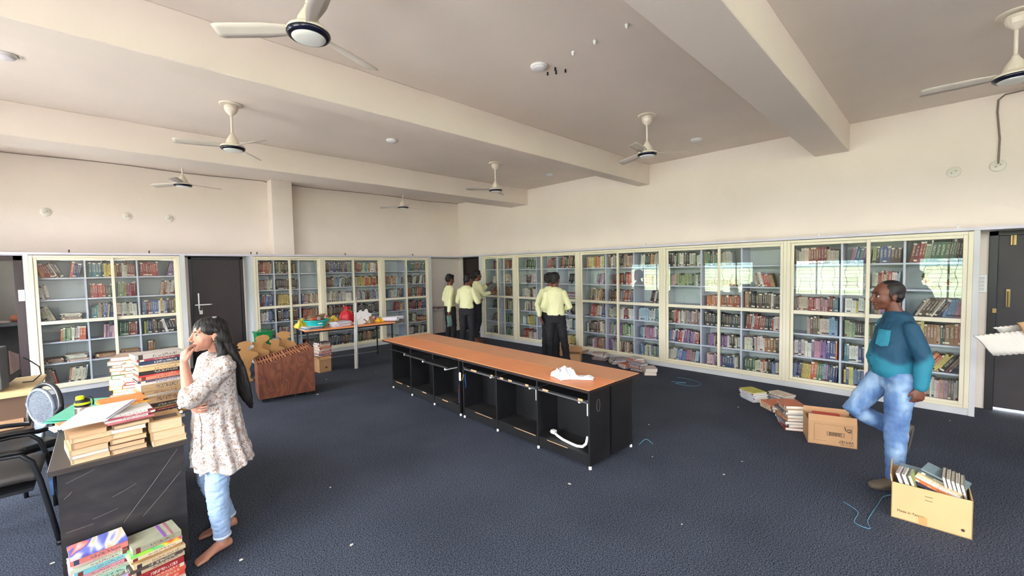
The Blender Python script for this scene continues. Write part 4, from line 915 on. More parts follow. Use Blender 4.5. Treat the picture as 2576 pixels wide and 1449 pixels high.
# carton of books in the right foreground
T0, T1 = Vector((3.78, .205, 0)), Vector((3.79, -.17, 0)); T0 = Vector((3.775, .205, 0)); u_ = T1-T0
r_, o, ux, uy = carton(T0, u_, u_.length, .33, .245, card2, 'pale carton crammed with books in the right foreground', [('l', 8, .05)], .005)
F = lambda a, z: o+ux*a-uy*.0012+Vector((0,0,z))
text('Made in Taiwan', .021, ink, F(.03, .052), ux, (0,0,1), 'box_lettering', r_)
b = MB()
for z in (.2, .175): b.obox(F(.18, z), ux, uy, (0,0,1), .018, .0008, .0012)
part(b, 'staple', ink, r_)
b = MB().lathe([(.009, -.0006), (.009, .0006)], F(.335, .045), 16, axis='x'); part(b, 'round_stamp', ink, r_)
b = MB(); b.obox(F(.155, .03), ux, uy, (0,0,1), .02, .0008, .028); part(b, 'packing_tape', mat('brown_tape', (190, 150, 96), .4), r_)
random.seed(14); G5 = 'books in the pale carton'
def boxbook(a, d, z, L, S, t, yaw_, pitch_, roll_, col, lab, pages=wp):
    R = Matrix.Rotation(yaw_, 3, 'Z') @ Matrix.Rotation(pitch_, 3, 'Y') @ Matrix.Rotation(roll_, 3, 'X')
    M_ = Matrix((ux, uy, Vector((0,0,1)))).transposed() @ R
    ex, ey, ez = M_.col[0], M_.col[1], M_.col[2]; c = o+ux*a+uy*d+Vector((0,0,z))
    piled(c-ex*L/2-ey*S/2-ez*t/2, ez, ey, ex, t, S, L, col, lab, G5, pages)
for k, c in enumerate(((120, 110, 100), (90, 84, 80), (140, 120, 110))): boxbook(.19, .165, .05+.05*k, .34, .28, .048, 0, 0, 0, c, '%s thick volume deep inside the pale carton, layer %s from below' % (cname(c), ORD[k]))
for k, (c, nm) in enumerate((((60, 90, 70), 'green'), ((214, 206, 200), 'white'), ((200, 110, 84), 'orange-red'), ((150, 170, 176), 'pale blue'))):
    boxbook(.16, .24, .19+.024*k, .24, .16, .02, .12, .1, -.06, c, '%s book lying flat at the back of the pale carton' % nm)
for k, (c, nm) in enumerate((((200, 190, 196), 'pale mauve'), ((222, 216, 206), 'white'), ((150, 160, 90), 'olive'))):
    boxbook(.055+.03*k, .10, .24, .15, .13, .018, 1.45, 0, 1.25, c, '%s book standing upright at the left of the pale carton' % nm)
for k, (c, nm) in enumerate((((60, 56, 80), 'dark blue'), ((214, 120, 60), 'orange'), ((222, 222, 216), 'white'), ((206, 190, 150), 'cream'), ((84, 90, 84), 'grey-green'), ((120, 140, 146), 'grey-blue'))):
    boxbook(.215+.010*k, .115+.020*k, .225+.012*k, .22, .14, .014, -.25, .28, .05, c, '%s slanting book in the middle of the pale carton' % nm)
for k, (c, nm) in enumerate((((110, 100, 84), 'brown'), ((196, 190, 180), 'light grey'), ((140, 130, 116), 'taupe'), ((200, 196, 184), 'off-white'), ((120, 116, 104), 'dull green'))):
    boxbook(.27+.021*k, .20, .25-.006*k, .2, .14, .016, 1.5, 0, 1.35, c, '%s book standing upright at the right of the pale carton' % nm)
# small carton under the folding table with a tall heap
S0 = Vector((2.43, 7.47, 0)); 
r_, o, ux, uy = carton((2.585, 7.42, 0), (.95, .12), .21, .24, .27, card, 'small brown carton on the carpet, half under the folding table', [('f', 150, .055), ('l', 100, .05)])
b = MB().obox(o+ux*.12-uy*.0015+Vector((0,0,.08)), ux, uy, (0,0,1), .018, .0006, .012); part(b, 'print_mark', ink, r_)
random.seed(4); stack(2.69, 7.56, .275, 'spine', .13, [(.22, .2, random.uniform(.012, .022), random.choice([(196, 90, 70), (214, 206, 200), (206, 160, 130), (110, 120, 150), (206, 190, 180), (90, 84, 96)]), wp) for _ in range(13)], 'heap on the small carton', G3, .014, cat='magazine')
# carton with flaps behind the pair
carton((5.98, 4.80, 0), (.5, -.86), .30, .26, .16, card, 'open brown carton on the floor behind the standing pair', [('f', 60, .12), ('b', 50, .12), ('r', 70, .14), ('l', 20, .12)])
carton((6.30, 5.30, 0), (.5, -.86), .28, .22, .15, card, 'brown carton partly hidden by the legs of the standing pair', [('f', 20, .08), ('b', 5, .16)])
stack(6.47, 5.26, .012, 'end', .4, [(.2, .16, .03, c, wp) for c in ((200, 190, 196), (206, 150, 150), (190, 190, 206), (214, 200, 190), (206, 110, 120))], 'heap in the half-hidden carton', G3, .01, cat='magazine')

# ------------------------------------------------------------------ slanted wooden rack on castors
wood = ramp_mat('sheesham_wood', [(.2, (70, 36, 26)), (.4, (98, 52, 34)), (.5, (122, 70, 45)), (.56, (92, 48, 32)), (.68, (128, 76, 48)), (.85, (84, 44, 30))], 2.2, .4, stretch=(2.6, 2.6, .8), dist=2.6, det=1.6, bump=.03)
woodl = mat('light_brown_wood', (156, 100, 68), .5, var=.15, vscale=8, stretch=(1, 1, 4))
WO = Vector((1.40, 6.28, .055)); wx = Vector((.685, -.11, 0)).normalized(); wy = Vector((-wx.y, wx.x, 0)); WW, WD = .69, .60; ZL, ZR = .455, .615
t = thing('document_rack', (WO.x, WO.y, 0), 'brown wooden rack with sloping compartment top standing on castors', 'rack')
def wp_(a, d, z): return WO+wx*a+wy*d+Vector((0, 0, z))
def wbox(b, a0, a1, d0, d1, z0, zt0, zt1):
    vs = [wp_(a0, d0, z0), wp_(a1, d0, z0), wp_(a1, d1, z0), wp_(a0, d1, z0), wp_(a0, d0, zt0), wp_(a1, d0, zt1), wp_(a1, d1, zt1), wp_(a0, d1, zt0)]
    return b.add(vs, [(0,1,2,3), (4,5,6,7), (0,1,5,4), (1,2,6,5), (2,3,7,6), (3,0,4,7)])
zt_ = lambda a: ZL+(ZR-ZL)*a/WW
b = MB(); wbox(b, 0, WW, 0, .018, 0, ZL, ZR); part(b, 'front_panel', wood, t, bevel=.003)
b = MB(); wbox(b, 0, WW, WD-.018, WD, 0, ZL, ZR); part(b, 'back_panel', wood, t, bevel=.003)
b = MB(); wbox(b, 0, .018, .018, WD-.018, 0, ZL, zt_(.018)); part(b, 'side_panel', wood, t)
b = MB(); wbox(b, WW-.018, WW, .018, WD-.018, 0, zt_(WW-.018), ZR); part(b, 'side_panel', wood, t)
b = MB(); wbox(b, .018, WW-.018, .018, WD-.018, 0, .018, .018); wbox(b, .018, WW-.018, .018, WD-.018, .2, ZL-.12, ZR-.12); part(b, 'base_board', woodl, t)
for k in (1, 2, 3): a = WW*k/4; b = MB(); wbox(b, a-.008, a+.008, .018, WD-.018, .2, zt_(a-.008), zt_(a+.008)); part(b, 'divider', woodl, t)
b = MB(); wbox(b, .018, WW-.018, WD/2-.012, WD/2+.012, .2, zt_(.018), zt_(WW-.018)); part(b, 'divider', woodl, t)
for k in range(4):
    for j in range(2):
        for m_ in range(1, 5):
            a = WW*k/4+WW/4*m_/5; b = MB(); d0, d1 = ((.018, WD/2-.012) if j == 0 else (WD/2+.012, WD-.018)); wbox(b, a-.003, a+.003, d0, d1, .25, zt_(a-.003)-.008, zt_(a+.003)-.008); part(b, 'slat', woodl, t)
for a, d in ((.06, .06), (WW-.1, .06), (.06, WD-.06), (WW-.1, WD-.06)):
    for s_ in (0, .04):
        b = MB(); c = wp_(a+s_, d, -.033); b.lathe([(.004, -.012), (.022, -.012), (.022, .012), (.004, .012)], c, 16, axis='y'); b.box(c.x-.012, c.x+.012, c.y-.014, c.y+.014, .04, .055); part(b, 'castor', bp, t)

# ------------------------------------------------------------------ brown board figure cut-outs
mdf = mat('brown_board', (182, 136, 84), .8, var=.04, vscale=4)
def fig(kind):
    """outline of a standing figure, unit height, x right, half widths given from the feet up"""
    if kind == 'bottle': return [(-.10,0),(-.13,.03),(-.07,.1),(-.09,.2),(-.05,.3),(-.1,.42),(-.12,.55),(-.26,.66),(-.24,.74),(-.1,.80),(-.085,.9),(-.13,.93),(-.12,1),(.12,1),(.13,.93),(.085,.9),(.1,.80),(.24,.74),(.26,.66),(.12,.55),(.1,.42),(.05,.3),(.09,.2),(.07,.1),(.13,.03),(.10,0)]
    return [(-.12,0),(-.15,.03),(-.08,.1),(-.1,.2),(-.07,.3),(-.12,.42),(-.15,.55),(-.28,.62),(-.24,.7),(-.1,.77),(-.07,.81),(-.15,.84),(-.12,.88),(-.16,.91),(-.12,.97),(.02,1),(.12,.97),(.15,.9),(.1,.85),(.05,.81),(.08,.77),(.24,.7),(.28,.62),(.15,.55),(.12,.42),(.07,.3),(.1,.2),(.08,.1),(.15,.03),(.12,0)]
for i, (x, y, s, kd, lab) in enumerate(((1.56, 7.72, .66, 'p', 'brown board figure with a bun of hair, leftmost of the cut-outs'), (1.76, 7.80, .62, 'bottle', 'brown board flat-topped figure behind the wooden rack, left one'), (1.87, 7.95, .70, 'p', 'brown board round-headed figure behind the flat-topped ones'), (2.03, 7.88, .61, 'bottle', 'brown board flat-topped figure behind the wooden rack, right one'), (2.20, 7.98, .72, 'p', 'brown board figure facing right, rightmost of the cut-outs'), (1.33, 7.85, .70, 'p', 'brown board figure half hidden behind the woman\'s hair'))):
    a = .12; pl = [(u*s, v*s) for u, v in fig(kd)]
    if i == 4: pl = [(-u, v) for u, v in pl]
    tg = Vector((math.cos(a), -math.sin(a), 0)); nn = Vector((math.sin(a), math.cos(a), 0))
    solo(MB().prism(pl, 0, .012, lambda u, v, w_: Vector((x, y, 0))+tg*u+nn*w_+Vector((0,0,v))), 'figure_cutout', mdf, (x, y, 0), lab, 'cut-out', 'brown board figure cut-outs')
gb = mat('green_plastic', (24, 128, 72), .25)
t = thing('waste_bin', (1.95, 8.25, 0), 'shiny green plastic bin behind the brown cut-outs', 'bin')
b = MB(); b.prism([(-.10, -.07), (.10, -.07), (.10, .07), (-.10, .07)], 0, 1, lambda u, v, w_: Vector((1.95+u*(1+.3*w_), 8.25+v*(1+.3*w_), .70*w_))); part(b, 'bin_body', gb, t, bevel=.01, seg=2)
part(MB().box(1.95-.145, 1.95+.145, 8.25-.1, 8.25+.1, .70, .725), 'bin_rim', gb, t, bevel=.006, seg=2)
part(MB().tube([(1.87, 8.25, .725), (1.88, 8.25, .75), (2.02, 8.25, .75), (2.03, 8.25, .725)], .008, 8), 'handle', gb, t, smooth=True)
gw_ = mat('grey_wicker', (120, 116, 110), .8, bump=.8, bscale=30, stretch=(1, 1, 6))
solo(MB().lathe([(.10, 0), (.12, .05), (.135, .25), (.14, .42), (.13, .45), (.0, .46)], (1.22, 8.3, 0), 28), 'basket', gw_, (1.22, 8.3, 0), 'round grey ribbed basket behind the woman by the brown door', 'basket', smooth=True)

# ------------------------------------------------------------------ folding table and its clutter
TA = Vector((2.395, 7.49, 0)); tx = Vector((1.57, -.16, 0)).normalized(); ty = Vector((-tx.y, tx.x, 0)); TW, TD, TZ = 1.60, .90, .75
TP = lambda a, d, z=0.0: TA+tx*a+ty*d+Vector((0, 0, TZ+z))
t = thing('folding_table', TA, 'long orange-topped table with thin black metal legs, covered in clutter', 'table')
b = MB().obox(TP(TW/2, TD/2, -.0125), tx, ty, (0,0,1), TW/2, TD/2, .0125); part(b, 'tabletop', orange, t, bevel=.002)
b = MB()
for d in (.04, TD-.04): b.obox(TP(TW/2, d, -.04), tx, ty, (0,0,1), TW/2-.04, .012, .014)
for a in (.04, TW-.04): b.obox(TP(a, TD/2, -.04), tx, ty, (0,0,1), .012, TD/2-.04, .014)
part(b, 'apron_frame', darkm, t)
for a in (.05, TW-.05):
    for d in (.05, TD-.05):
        b = MB().obox(TP(a, d, -.395), tx, ty, (0,0,1), .011, .011, .355); part(b, 'leg', darkm, t)
b = MB().obox(TP(TW/2, TD-.05, -.68), tx, ty, (0,0,1), TW/2-.05, .007, .007); part(b, 'stretcher', steel, t)
teal = mat('teal_plastic', (36, 178, 176), .3)
BC = TP(.26, .28)
bs = thing('basin', BC, 'teal plastic basin full of coiled rope on the folding table', 'basin')
part(MB().lathe([(.11, .0), (.125, .004), (.17, .06), (.205, .13), (.215, .135), (.222, .128), (.222, .136), (.212, .145), (.198, .14), (.16, .062), (.115, .012), (.0, .012)], BC, 40), 'bowl', teal, bs, smooth=True)
b = MB().obox(BC+Vector((-.01, -.19, .09)), (1,0,0), (0,1,0), (0,0,1), .035, .006, .009); part(b, 'handle', white, bs, bevel=.002)
random.seed(9)
rope = mat('jute_rope', (138, 112, 86), .9, bump=.5, bscale=80)
for ci, (cx, cy, lab) in enumerate(((-.07, .0, 'left coil of brown rope heaped in the teal basin'), (.08, .02, 'right coil of brown rope heaped in the teal basin'))):
    b = MB()
    for k in range(9):
        r = random.uniform(.05, .085); zz = .115+.013*k; c = BC+Vector((cx+random.uniform(-.02, .02), cy+random.uniform(-.02, .02), zz)); tl = random.uniform(-.3, .3)
        b.tube([c+Vector((r*math.cos(a), r*math.sin(a), tl*r*math.sin(a))) for a in np.linspace(0, 6.28, 18)], .009, 6)
    solo(b, 'rope_coil', rope, BC+Vector((cx, cy, .09)), lab, 'rope', smooth=True)
c = BC+Vector((.0, -.10, .17)); solo(MB().lathe([(.03, -.01), (.036, 0), (.036, .008), (.012, .012)], c, 20, axis='y'), 'tape_measure', mat('grey_plastic', (150, 150, 150), .4), c, 'round grey tape reel at the rim of the teal basin', 'tape')
c = BC+Vector((-.07, -.09, .17)); solo(MB().obox(c, (1, 0, .1), (0,1,0), (0,0,1), .045, .02, .014), 'hand_torch', mat('orange_red_plastic', (206, 74, 50), .4), c, 'orange-red tool lying on rope in the teal basin', 'tool', bevel=.006)
random.seed(19)
def flat_pile(a, d, n, cols, lab, group, L=.3, S=.21, t0=.006, ang=.2):
    z = TZ+.001; p = TP(a, d)
    for k in range(n):
        c = random.choice(cols); t_ = random.uniform(t0, t0*2); aa = ang+random.uniform(-.25, .25)
        ex = Vector((math.cos(aa), math.sin(aa), 0)); ey = Vector((-ex.y, ex.x, 0)); q = Vector((p.x+random.uniform(-.015, .015), p.y+random.uniform(-.015, .015), z+t_/2))
        solo(MB().obox(q, ex, ey, (0,0,1), L/2, S/2, t_/2), 'paper_pad', mat('paper_%d_%d_%d' % c, c, .8), q, lab % ('topmost' if k == n-1 else ORD[n-1-k]+' from top'), 'paper', group); z += t_+.0008
flat_pile(.14, .14, 5, [(206, 206, 206), (120, 140, 150), (196, 200, 196)], 'paper %s in the pile left of the teal basin', 'papers left of the basin')
flat_pile(.62, .16, 9, [(222, 216, 222), (206, 196, 206), (200, 190, 196)], 'paper %s in the pale pile right of the teal basin', 'papers right of the basin')
clp = mat('clear_bag', (226, 200, 206), .3)
cloth_blob('plastic_bag', TP(.74, .30), .34, .24, .09, .1, clp, 'crumpled pale pink plastic bag between papers and red bag', 'bag', 7)
for_ = 0
yw = mat('yellow_cloth', (214, 190, 70), .8)
cloth_blob('yellow_packet', TP(.04, .46), .2, .1, .16, .3, yw, 'yellow packet standing behind the left of the teal basin', 'packet', 12)
cloth_blob('yellow_packet', TP(.60, .62), .24, .14, .18, .2, yw, 'yellow packet with print behind the right of the teal basin', 'packet', 13)
t = thing('gift_bag', TP(.86, .50), 'red glittery drawstring gift bag standing on the folding table', 'bag'); rb_ = mat('red_glitter_cloth', (190, 36, 48), .5, var=.3, vscale=25, bump=.5, bscale=30)
RBP = [(.0, .0), (.11, .0), (.14, .03), (.15, .09), (.135, .16), (.10, .215), (.05, .25), (.035, .262), (.05, .28), (.07, .31)]
c = TP(.86, .50); rv = [(lambda u, v: None)]
def bagf(u, v):
    q = v*(len(RBP)-1); i = min(int(q), len(RBP)-2); s_ = q-i; r = RBP[i][0]*(1-s_)+RBP[i+1][0]*s_; z = RBP[i][1]*(1-s_)+RBP[i+1][1]*s_; a = u*2*math.pi
    r *= 1+(.05+.22*max(0, v-.55))*math.sin(a*7+v*3)+.05*math.sin(a*3+1); return c+Vector((r*math.cos(a), r*math.sin(a)*.75, z+.008*math.sin(a*5)*v+.001))
part(MB().sheet(56, 36, bagf, .002), 'bag_body', rb_, t, smooth=True)
part(MB().tube([c+Vector((.042*math.cos(a), .034*math.sin(a), .262)) for a in np.linspace(0, 6.28, 20)], .006, 6).tube([c+Vector((0, -.035, .26)), c+Vector((.04, -.08, .24)), c+Vector((.05, -.10, .18))], .006, 6), 'ribbon', mat('green_ribbon', (70, 130, 60), .5), t, smooth=True)
cloth_blob('jute_bag', TP(1.17, .24), .22, .16, .14, .7, mat('jute_cloth', (176, 150, 120), .9, bump=.4), 'beige rope-like cloth in front of the pink roll', 'cloth', 23, wr=1.2)
cloth_blob('yellow_cloth', TP(1.36, .24), .16, .14, .10, .2, mat('orange_yellow_cloth', (226, 172, 40), .7), 'bright orange-yellow cloth right of the beige cloth', 'cloth', 29)
# flower spray
t = thing('flower_spray', TP(.50, .44), 'green sprig with one pink flower rising behind the basin', 'flower')
c = TP(.50, .44); part(MB().tube([c, c+Vector((.01, 0, .15)), c+Vector((.05, 0, .30))], .004, 6), 'stem', mat('stem_green', (80, 130, 60), .7), t, smooth=True)
b = MB()
for k in range(9):
    a = k*2.4; q = c+Vector((.02+.006*k*math.cos(a)*3, .02*math.sin(a), .10+.024*k)); b.sheet(4, 2, lambda u, v: q+Vector((math.cos(a)*.05*u, math.sin(a)*.05*u+(v-.5)*.022*math.sin(math.pi*u), .02*u)), .001)
part(b, 'leaf', mat('leaf_green', (96, 150, 70), .6), t)
part(MB().lathe([(.006, -.016), (.026, 0), (.03, .012), (.012, .02)], c+Vector((-.03, -.02, .17)), 14), 'petal', mat('pink_petal', (196, 70, 120), .6), t, smooth=True)
# white foam flower cut-outs
foam = mat('white_foam', (214, 214, 212), .7)
for j, (a, d, zz, s_, lab) in enumerate(((1.0, .22, .14, .10, 'white foam flower cut-out propped left of the pole bundle'), (1.10, .20, .16, .095, 'white foam flower cut-out propped right of the pole bundle'), (.99, .14, .04, .075, 'lowest white foam flower cut-out on the table edge'))):
    p = TP(a, d, zz); pol = [(s_*(1+.22*math.cos(5*q))*math.cos(q), s_*(1+.22*math.cos(5*q))*math.sin(q)) for q in np.linspace(0, 2*math.pi, 40, endpoint=False)]
    solo(MB().prism(pol, 0, .012, lambda u, v, w_: p+tx*u+Vector((0, 0, v))+ty*(w_+v*.3)), 'foam_flower', foam, p, lab, 'foam flower', 'white foam flowers')
# rolls of paper
for j, (a0, d0, a1, d1, r, m_, lab) in enumerate(((1.12, .50, 1.34, .34, .055, mat('pink_paper', (206, 150, 160), .7), 'pink rolled cloth behind the beige one'), (1.30, .62, 1.80, .30, .028, paperw, 'rear roll of white paper at the right table end'), (1.28, .48, 1.86, .20, .034, paperw, 'middle roll of white paper at the right table end'), (1.40, .30, 1.64, -.04, .04, paperw, 'front roll of white paper hanging over the table corner'), (1.45, .60, 1.92, .36, .022, mat('printed_paper', (200, 196, 206), .7), 'thin roll of printed paper pointing right off the table'))):
    b = MB(); zz = r+.003; p0, p1 = TP(a0, d0, zz), TP(a1, d1, zz+.015 if j else zz)
    def fn(u, v):
        a = v*4.5*math.pi; rr = r*(1-.16*v*2/2); e = (p1-p0).normalized(); s_ = e.cross(Vector((0,0,1))).normalized(); w2 = s_.cross(e)
        return p0+(p1-p0)*u+(s_*math.cos(a)+w2*math.sin(a))*rr*(1+.05*math.sin(7*u+j))
    b.sheet(6, 40, fn, .0015); solo(b, 'paper_roll', m_, p0, lab, 'roll', 'rolls on the folding table', smooth=True)
b = MB().obox(TP(1.33, .34, .07), (tx*.85-ty*.5), (tx*.5+ty*.85), (0,0,1), .012, .035, .035); solo(b, 'gold_ribbon', mat('gold_foil', (196, 140, 50), .3, metal=.6), TP(1.33, .34), 'gold ribbon at the end of the pink roll', 'ribbon', bevel=.01)
# bundle of white channels leaning on the table
pb, pt = Vector((3.16, 7.26, 0)), Vector((3.262, 7.435, 1.0)); pm = mat('white_pvc_channel', (226, 226, 222), .45)
e = (pt-pb).normalized(); sd = Vector((1, 0, 0)); fw_ = e.cross(sd).normalized()
for k, (off, o2, ln, lab) in enumerate(((-.024, 0, .96, 'leftmost'), (-.008, .004, 1.02, 'second'), (.008, 0, .90, 'third'), (.024, .004, .86, 'rightmost'), (.0, -.018, 1.18, 'longest, frontmost'))):
    b = MB(); p = pb+sd*off+fw_*o2+Vector((0, 0, .004)); b.obox(p+e*ln/2, sd, fw_, e, .007, .006, ln/2)
    ob = solo(b, 'plastic_channel', pm, p, '%s white plastic channel of the bundle leaning on the folding table' % lab, 'channel', 'white channels leaning on the table')
    part(MB().obox(p+e*ln/2-fw_*.0065, sd, fw_, e, .0016, .0008, ln/2-.01), 'groove', darkm, ob)
p = pb+e*1.18; b = MB().tube([p, p+Vector((-.012, 0, .05)), p+Vector((-.03, 0, .12))], .006, 6).tube([p, p+Vector((.014, 0, .06)), p+Vector((.022, 0, .1))], .006, 6)
solo(b, 'split_channel', mat('grey_white_plastic', (196, 196, 194), .5), p, 'split grey tip sticking up from the channel bundle', 'channel', smooth=True)
# small white table in the corner recess
t = thing('side_table', (6.35, 9.45, 0), 'small off-white table in the recess beside the far bookcase', 'table'); offw = mat('off_white_metal', (196, 196, 190), .5)
part(MB().box(6.10, 6.72, 9.25, 9.62, .68, .70), 'tabletop', offw, t)
for x, y in ((6.13, 9.27), (6.69, 9.27), (6.13, 9.6), (6.69, 9.6)): part(MB().box(x-.012, x+.012, y-.012, y+.012, 0, .68), 'leg', offw, t)
random.seed(6); stack(6.38, 9.42, .70, 'spine', .1, [(.34, .24, .016, (176, 50, 46), wp), (.3, .22, .012, (60, 60, 58), wp), (.3, .22, .01, (130, 140, 130), wp)], 'low heap on the small corner table', G3, .02, cat='magazine')

# ------------------------------------------------------------------ monitor table and chairs at the left
lam = mat('pale_oak_laminate', (214, 190, 140), .5, var=.08, vscale=6)
t = thing('monitor_table', (-.9, 5.9, 0), 'pale wood table with the old monitor at the left edge', 'table')
part(MB().box(-1.35, -.475, 5.60, 6.55, .70, .72), 'tabletop', lam, t)
part(MB().box(-1.33, -.53, 5.64, 5.66, .35, .70), 'front_rail', mat('brown_board_edge', (110, 84, 66), .6), t)
part(MB().box(-1.3, -.56, 5.62, 5.64, .42, .5), 'drawer_front', mat('bare_wood', (200, 160, 120), .7), t)
for x, y in ((-1.32, 5.63), (-.53, 5.63), (-1.32, 6.5), (-.53, 6.5)): part(MB().box(x-.02, x+.02, y-.02, y+.02, 0, .70), 'leg', mat('brown_board_edge', (110, 84, 66), .6), t)
t = thing('old_monitor', (-.9, 6.1, .72), 'dusty grey tube monitor on the pale table', 'monitor')
gm = mat('dusty_grey_plastic', (92, 98, 108), .6, var=.12, vscale=8)
part(MB().prism([(-1.15, 5.85), (-.69, 5.80), (-.66, 5.95), (-1.15, 6.0)], .74, 1.12), 'bezel', gm, t, bevel=.01, seg=2)
b = MB(); b.add([(-1.12, 5.99, .76), (-.665, 5.95, .76), (-.665, 5.95, 1.11), (-1.12, 5.99, 1.11), (-1.0, 6.42, .78), (-.62, 6.36, .78), (-.64, 6.36, .98), (-1.0, 6.42, .98)], [(0,1,2,3), (7,6,5,4), (0,4,5,1), (1,5,6,2), (2,6,7,3), (3,7,4,0)])
part(b, 'rear_shell', mat('dark_grey_plastic', (60, 62, 66), .6), t, bevel=.01)
b = MB()
for k in range(7): b.box(-.672+.004*k, -.652+.004*k, 6.02+.045*k, 6.04+.045*k, .84, 1.06-.012*k)
part(b, 'vent_slot', mat('pale_dust', (170, 150, 150), .8), t)
part(MB().lathe([(.10, 0), (.09, .02), (.05, .03)], (-.85, 6.1, .72), 20), 'stand', bp, t)
wire([(-.6, 6.3, .95), (-.56, 6.35, .9), (-.50, 6.3, .84), (-.485, 6.2, .78), (-.53, 6.1, .735), (-.6, 6.15, .73)], .005, bp, 'monitor_cable', 'thin black cable curling off the pale monitor table')
solo(MB().lathe([(.0, -.07), (.07, -.05), (.10, 0), (.07, .05), (0, .07)], (-1.115, YA+1.75, 1.02), 20), 'clay_pot', mat('terracotta', (150, 84, 60), .8), (-1.115, YA+1.75, .95), 'reddish brown clay pot on the ledge in the next room', 'pot', smooth=True)
cloth_blob('dusty_rag', (-1.3, YA+1.72, .951), .2, .1, .05, 0, mat('dusty_cloth', (170, 150, 140), .9), 'dusty rag lying on the ledge in the next room', 'rag', 31)
chm = mat('black_chair_plastic', (34, 36, 40), .3); seatm = mat('grey_black_cushion', (62, 58, 56), .6, var=.12, vscale=7); worn = mat('worn_tube', (150, 128, 104), .35, metal=.5); gbk = mat('grey_mesh_plastic', (120, 130, 142), .4)
# chair 1: tube armchair facing the desk
t = thing('armchair', (-.55, 4.2, 0), 'black tube-framed armchair with cushioned seat at the left edge', 'chair')
def side(y, nm):
    f = [(-.28, y, .012), (-.31, y, .22), (-.345, y, .45), (-.375, y, .58), (-.42, y, .635), (-.5, y, .64), (-.72, y, .62), (-.8, y, .6)]
    part(MB().tube(f, .0145, 12), 'arm_frame', chm, t, smooth=True)
    part(MB().tube([(-.79, y, .012), (-.78, y, .45), (-.83, y, .9)], .0145, 12), 'rear_leg', chm, t, smooth=True)
    part(MB().lathe([(.017, 0), (.019, .02), (.016, .028)], (-.28, y, 0), 14), 'foot_cap', bp, t)
    part(MB().sheet(14, 6, lambda u, v: (-.40-.36*u, y+(v-.5)*.05*(1-.3*abs(2*u-1)**3), .66+.012*math.sin(math.pi*v)-.03*max(0, .25-u)*4*.4-.02*u), .016), 'armrest', bp, t, smooth=True)
side(3.97, 0); side(4.45, 1)
part(MB().tube([(-.30, 3.985, .16), (-.335, 3.985, .40)], .0045, 8), 'worn_strip', worn, t, smooth=True)
part(MB().sheet(16, 14, lambda u, v: (-.355-.42*u, 4.0+.42*v, .455+.018*math.sin(math.pi*u)*math.sin(math.pi*v)-.03*max(0, .12-u)*8*.3), .045), 'seat', seatm, t, smooth=True)
part(MB().box(-.76, -.38, 4.0, 4.42, .385, .405), 'seat_frame', chm, t)
b = MB()
for yy in (4.1, 4.3): b.tube([(-.36, yy, .465), (-.5, yy+.01, .478), (-.7, yy, .474)], .004, 6)
part(b, 'seat_seam', mat('pale_seam', (120, 114, 106), .8), t)
part(MB().sheet(10, 12, lambda u, v: (-.79-.06*v, 4.0+.42*u, .55+.38*v), .03), 'backrest', seatm, t, smooth=True)
# chair 2: oval mesh back, turned away
CP = Vector((-.40, 4.86, 0)); fd = Vector((-.85, -.45, 0)).normalized(); sd_ = Vector((-fd.y, fd.x, 0))
C2 = lambda a, b_, z: CP+sd_*a+fd*b_+Vector((0, 0, z))
t = thing('office_chair', CP, 'black office chair with oval woven mesh back behind the desk', 'chair')
ring = [C2(.215*math.cos(q)*(1 if math.sin(q) > 0 else .82), -.02-.07*math.sin(q)*.5, .70+.20*math.sin(q)) for q in np.linspace(-.6, math.pi+.6, 30)]
ring = [C2(-.19, .22, .62), C2(-.2, .1, .60)]+ring[::-1]+[C2(.2, .1, .60), C2(.19, .22, .62)]
part(MB().tube(ring, .017, 10), 'arm_loop', chm, t, smooth=True)
rg = [C2(.165*math.cos(q), -.01, .73+.135*math.sin(q)) for q in np.linspace(0, 2*math.pi, 33)]
part(MB().tube(rg, .013, 8, cap=False), 'back_rim', gbk, t, smooth=True)
b = MB()
for k in range(-9, 10):
    a = k*.0165; h_ = .125*math.sqrt(max(0, 1-(a/.155)**2)); b.tube([C2(a, -.01, .73-h_), C2(a, -.01, .73+h_)], .0042, 4)
for k in range(-11, 12):
    z_ = k*.011; w_ = .155*math.sqrt(max(0, 1-(z_/.127)**2)); b.tube([C2(-w_, -.006, .73+z_), C2(w_, -.006, .73+z_)], .0022, 4)
part(b, 'back_mesh', gbk, t)
part(MB().sheet(6, 10, lambda u, v: C2((u-.5)*(.12+.05*abs(2*v-1)**2), .02-.02*v+.02*(1-v), .46+.15*v), .012), 'back_support', gbk, t, smooth=True)
part(MB().sheet(12, 12, lambda u, v: C2((u-.5)*.44, .0+.44*v, .46+.012*math.sin(math.pi*u)*math.sin(math.pi*v)), .05), 'seat', chm, t, smooth=True)
for q in ((-.19, .03), (.19, .03), (-.19, .4), (.19, .4)): part(MB().tube([C2(q[0], q[1], .0), C2(q[0]*.95, q[1], .42)], .014, 10), 'leg', chm, t, smooth=True)
c_ = (-.262, 3.8, .60); solo(MB().box(-.272, -.258, 3.50, 3.60, .50, .64), 'snack_packet', mat('blue_packet', (58, 84, 120), .3, var=.5, vscale=28), (-.262, 3.55, .5), 'blue foil packet stuck between the armchair and the desk side', 'packet')

